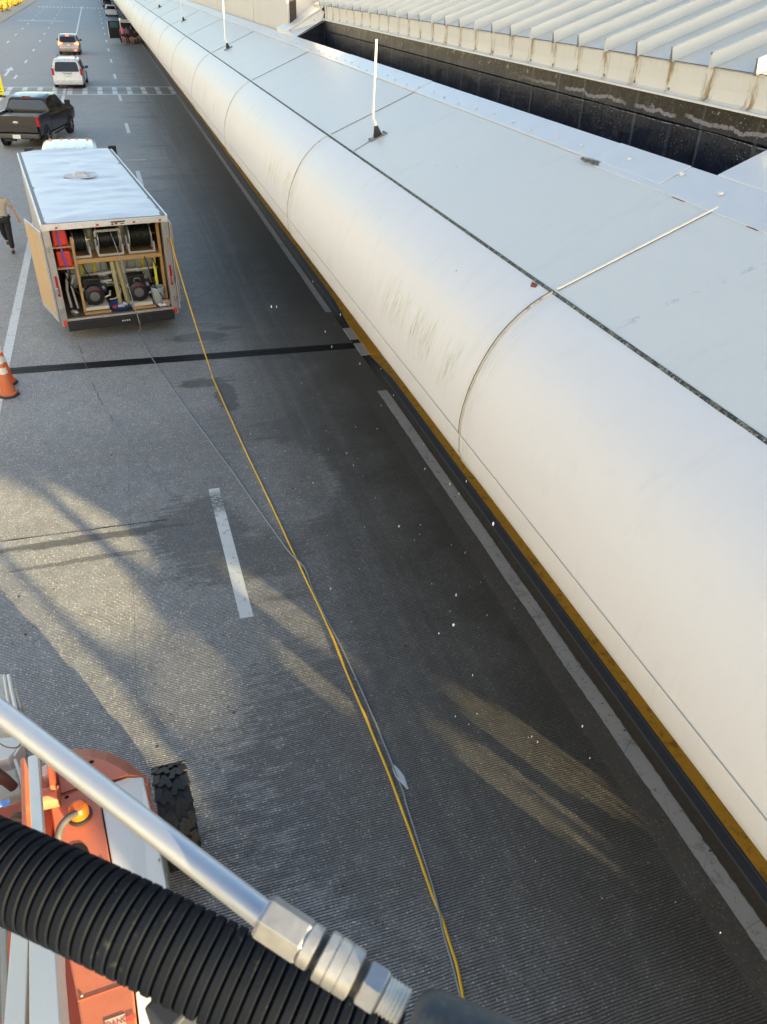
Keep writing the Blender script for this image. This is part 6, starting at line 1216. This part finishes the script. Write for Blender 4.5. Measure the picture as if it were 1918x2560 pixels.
# rear axle knuckle assembly, pale and dirty
dw = M('lift_white_dirty', (0.52, 0.51, 0.46), 0.5, dirt=0.45, dcol=(0.2, 0.18, 0.10), sc=8)
mb = MB(); mb.prism([Lp(-60, 1850, 1.55), Lp(50, 1840, 1.55), Lp(56, 1856, 1.55), Lp(20, 1895, 1.55), Lp(-60, 1912, 1.55)], [q - Vector((0, 0, 0.16)) for q in (Lp(-60, 1850, 1.55), Lp(50, 1840, 1.55), Lp(56, 1856, 1.55), Lp(20, 1895, 1.55), Lp(-60, 1912, 1.55))]); mb.build('tower_bracket', lw, lift, bevel=0.01)
mb = MB(); mb.prism([Lp(-80, 1680, 1.3), Lp(20, 1685, 1.3), Lp(40, 1760, 1.3), Lp(48, 1830, 1.3), Lp(-80, 1830, 1.3)], [q - Vector((0, 0, 0.4)) for q in (Lp(-80, 1680, 1.3), Lp(20, 1685, 1.3), Lp(40, 1760, 1.3), Lp(48, 1830, 1.3), Lp(-80, 1830, 1.3))]); mb.build('boom_rest', dw, lift, bevel=0.02)
mb = MB(); mb.tube([Lp(22, 1688, 1.34), Lp(30, 1730, 1.34), Lp(46, 1800, 1.34)], 0.018, 8); mb.tube([Lp(10, 1688, 1.34), Lp(18, 1740, 1.34), Lp(30, 1800, 1.34)], 0.012, 8); mb.build('guard_rail', lw, lift, smooth=True)
mb = MB(); mb.prism([Lp(34, 1722, 1.32), Lp(40, 1718, 1.32), Lp(54, 1766, 1.32), Lp(50, 1772, 1.32)], [q - Vector((0, 0, 0.3)) for q in (Lp(34, 1722, 1.32), Lp(40, 1718, 1.32), Lp(54, 1766, 1.32), Lp(50, 1772, 1.32))]); mb.build('edge_plate', M('plate_tan', (0.6, 0.48, 0.36), 0.5), lift)
mb = MB(); mb.tube([Lp(38, 1898, 1.5), Lp(52, 1940, 1.45), Lp(66, 2000, 1.35)], 0.014, 8); mb.tube([Lp(56, 1858, 1.56), Lp(36, 1890, 1.54)], 0.010, 8); mb.build('guard_rail', lw, lift, smooth=True)
mb = MB(); mb.tube([Lp(-20, 1935, 1.5), Lp(14, 1950, 1.45), Lp(34, 1968, 1.35)], lambda i: (0.07, 0.045, 0.04)[i], 16); mb.build('cylinder_rod', M('rod_brown', (0.18, 0.08, 0.06), 0.4, 0.3), lift, smooth=True)
mb = MB(); mb.prism([Lp(-40, 1900, 1.2), Lp(36, 1900, 1.2), Lp(58, 1985, 1.2), Lp(-40, 2010, 1.2)], [q - Vector((0, 0, 0.3)) for q in (Lp(-40, 1900, 1.2), Lp(36, 1900, 1.2), Lp(58, 1985, 1.2), Lp(-40, 2010, 1.2))]); mb.build('outrigger_plate', dw, lift, bevel=0.02)
mb = MB(); mb.tube(smoothpath([Lp(-5, 1856, 1.58), Lp(18, 1868, 1.62), Lp(44, 1868, 1.60), Lp(55, 1852, 1.56)], 5), 0.006, 6); mb.build('brake_cable', M('cable_brown', (0.18, 0.12, 0.04), 0.5), lift, smooth=True)
mb = MB(); mb.box(Lp(370, 1968, 1.35), (0.03, 0.1, 0.12)); mb.build('side_latch', lo, lift, bevel=0.005)
def tyre(x, y, rz=0.0):
    q = bpy.data.objects.new('wheel', None); COL.objects.link(q); q.parent = lift; q.location = Vector((x, y, 0.47)) - Vector((LO.x, LO.y, 0)); q.rotation_euler = (0, 0, rz)
    r_, w = 0.455, 0.30
    mb = MB(); mb.lathe([(r_ * 0.5, -w / 2), (r_ * 0.86, -w / 2), (r_ * 0.95, -w * 0.46), (r_ * 0.965, -w * 0.3), (r_ * 0.965, w * 0.3), (r_ * 0.95, w * 0.46), (r_ * 0.86, w / 2), (r_ * 0.5, w / 2)], (0, 0, 0), (1, 0, 0), 48)
    N = 17
    for k in range(N):
        for s in (-1, 1):
            a0 = 2 * math.pi * (k + (0.5 if s > 0 else 0)) / N
            pts = []
            for (xx, da) in ((0.0, 0.02), (w * 0.16, 0.05), (w * 0.30, -0.10), (w * 0.50, -0.13)): pts.append((xx * s, a0 + da))
            for (x1, a1), (x2, a2) in zip(pts, pts[1:]):
                p1 = Vector((x1, r_ * math.cos(a1), r_ * math.sin(a1))); p2 = Vector((x2, r_ * math.cos(a2), r_ * math.sin(a2))); n1 = (p1 + p2).normalized(); n1.x = 0
                if abs(x2) > w * 0.4: p2 *= 0.985; p2.x = x2
                mb.bar(p1 * 0.995, p2 * 0.995, 0.115, 0.016, up=n1)
    mb.build('tyre', M('lift_tyre', (0.018, 0.018, 0.018), 0.6, bump=0.3, bsc=40), q, bevel=0.004)
    mb = MB(); mb.lathe([(0.23, -0.13), (0.23, 0.13), (0.15, 0.10), (0.1, 0.13), (0.01, 0.13)], (0, 0, 0), (1, 0, 0), 24); mb.build('rim', lod, q, smooth=True)
tyre(-0.36, 4.50, R(3)); tyre(-2.2, 4.50); tyre(-0.36, 1.2); tyre(-2.2, 1.2)
mb = MB(); mb.tube([Vector((-2.2, 4.5, 0.47)) - LO, Vector((-0.36, 4.5, 0.47)) - LO], 0.09, 16); mb.tube([Vector((-2.2, 1.2, 0.47)) - LO, Vector((-0.36, 1.2, 0.47)) - LO], 0.09, 16); mb.build('axle', lod, lift, smooth=True)

# ================================================================== FOREGROUND TOOLS AT THE RAIL
wand = thing('wash_wand', 'silver metal wash wand with brass hex couplings and a black grip across the foreground', 'wash wand', PD(680, 2305, 0.53))
WO = PD(680, 2305, 0.53)
ta_ = NT('wand_tube'); c = ta_.mix(ta_.noise(9, 5, 0.7), (0.40, 0.44, 0.52), (0.56, 0.59, 0.66)); c = ta_.mix(ta_.ramp(ta_.noise(22, 6, 0.8), 0.56, 0.66, 0, 0.55), c, (0.22, 0.23, 0.27)); ta_.base(c); ta_.rough(0.42); ta_.b.inputs['Metallic'].default_value = 0.75
p0 = PD(-160, 1655, 0.73); p1 = PD(672, 2297, 0.55)
mb = MB(); mb.tube([p0 - WO, p0.lerp(p1, 0.5) - WO, p1 - WO], lambda i: 0.0100, 32); mb.build('tube', ta_.m, wand, smooth=True)
ax_ = (p1 - p0).normalized()
q0 = PD(662, 2290, 0.53); q1 = PD(1110, 2585, 0.50); axc = (q1 - q0).normalized(); mmp = (q1 - q0).length / math.hypot(448, 295)   # metres per photo pixel along it
def L_(px): return px * mmp
galv = NT('fitting_metal'); c = galv.mix(galv.noise(60, 5, 0.7), (0.26, 0.27, 0.30), (0.46, 0.47, 0.50)); galv.base(c); galv.rough(galv.math('MULTIPLY_ADD', galv.noise(90, 3), 0.2, 0.32)); galv.b.inputs['Metallic'].default_value = 0.8; galv.bump(galv.noise(150, 4), 0.3, 0.001)
mb = MB(); mb.lathe([(0.0138, -0.002), (0.0154, 0.001), (0.0154, L_(120)), (0.0138, L_(128))], q0 - WO, axc, 6, phase=0.45); mb.build('hex_socket', galv.m, wand, bevel=0.0006, seg=2)
mb = MB(); mb.lathe([(0.0135, L_(126)), (0.0145, L_(130)), (0.0145, L_(158)), (0.012, L_(164))], q0 - WO, axc, 32); mb.build('ferrule', galv.m, wand, smooth=True)
mb = MB(); mb.lathe([(0.0118, L_(160)), (0.0118, L_(184))], q0 - WO, axc, 24); mb.build('seal_ring', black_m, wand, smooth=True)
mb = MB(); mb.lathe([(0.0135, L_(178)), (0.0165, L_(182)), (0.0165, L_(206)), (0.0158, L_(207)), (0.0158, L_(210)), (0.0166, L_(211)), (0.0166, L_(240)), (0.0159, L_(241)), (0.0159, L_(244)), (0.0164, L_(245)), (0.0164, L_(278)), (0.013, L_(282))], q0 - WO, axc, 40); mb.build('coupler_sleeve', galv.m, wand, smooth=True)
mb = MB(); mb.lathe([(0.0122, L_(280)), (0.0122, L_(306))], q0 - WO, axc, 24); mb.build('seal_ring', black_m, wand, smooth=True)
mb = MB(); mb.lathe([(0.0130, L_(300)), (0.0158, L_(306)), (0.0158, L_(352)), (0.014, L_(358))], q0 - WO, axc, 6, phase=0.2); mb.build('hex_nut', galv.m, wand, bevel=0.0006, seg=2)
prof = [(0.010, L_(356))]
for i in range(6): prof += [(0.0122, L_(362 + 11 * i)), (0.0108, L_(368 + 11 * i))]
mb = MB(); mb.lathe(prof, q0 - WO, axc, 28); mb.build('thread_with_tape', M('ptfe_tape', (0.62, 0.60, 0.55), 0.5, sc=80, var=0.25, bump=0.4, bsc=200), wand, smooth=True)
gq = PD(1035, 2560, 0.49); ge = PD(1500, 2760, 0.45)
mb = MB(); mb.tube([gq - WO, gq.lerp(ge, 0.04) - WO, gq.lerp(ge, 0.1) - WO, ge - WO], lambda i: (0.018, 0.0225, 0.024, 0.024)[i], 24); mb.build('grip', M('grip_rubber', (0.03, 0.035, 0.045), 0.5, dirt=0.15, dcol=(0.4, 0.4, 0.4), sc=30), wand, smooth=True)
# ribbed black conduit
h0 = PD(-190, 2088, 0.66); h1 = PD(215, 2268, 0.62); h2 = PD(640, 2478, 0.60); h3 = PD(1000, 2672, 0.58)
pts = smoothpath([h0, h1, h2, h3], 30)
tot = sum((b - a).length for a, b in zip(pts, pts[1:])); rib = 0.0098; path = []; rr = []; acc = 0.0
def at_len(L):
    s_ = 0.0
    for a, b in zip(pts, pts[1:]):
        l = (b - a).length
        if s_ + l >= L: return a.lerp(b, (L - s_) / l)
        s_ += l
    return pts[-1]
RAD = 0.0362; Lc = 0.0; HO = h1
prof_r = ((0.0, 0.88), (0.08, 0.885), (0.13, 0.975), (0.22, 1.0), (0.80, 1.0), (0.89, 0.975), (0.94, 0.885))
while Lc < tot - rib:
    for f, q in prof_r: path.append(at_len(Lc + f * rib) - HO); rr.append(RAD * q)
    Lc += rib
mb = MB(); mb.tube(path, lambda i: rr[i], 56)
th = NT('conduit_black'); c = th.mix(th.noise(14, 5, 0.7), (0.002, 0.003, 0.006), (0.005, 0.008, 0.016)); c = th.mix(th.ramp(th.noise(11, 5, 0.75), 0.62, 0.70, 0, 0.35), c, (0.06, 0.06, 0.065)); c = th.mix(th.ramp(th.noise(60, 5, 0.8), 0.66, 0.72, 0, 0.4), c, (0.16, 0.15, 0.14)); hb = th.ramp(th.vor(9), 0.10, 0.13, 0.85, 0); c = th.mix(th.math('MULTIPLY', hb, th.ramp(th.noise(4, 2), 0.5, 0.55)), c, (0.30, 0.30, 0.31)); th.base(c); th.rough(0.68); th.b.inputs['Specular IOR Level'].default_value = 0.10; th.bump(th.noise(160, 4, 0.7), 0.25, 0.0015)
o = mb.build('ribbed_hose', th.m, smooth=True, loc=HO); tag(o, 'thick black ribbed hose crossing the lower left foreground under the wand', 'hose')
mb = MB(); p = PD(440, 2525, 0.60); mb.box(p, (0.035, 0.03, 0.03), Matrix.Rotation(0.6, 3, 'Z')); mb.box(p + Vector((0.004, 0.004, -0.026)), (0.022, 0.02, 0.03), Matrix.Rotation(0.6, 3, 'Z')); tag(mb.build('bolt_clamp', M('clamp_black', (0.03, 0.035, 0.05), 0.4), bevel=0.003), 'small black bolt clamp hanging beneath the ribbed hose', 'clamp')
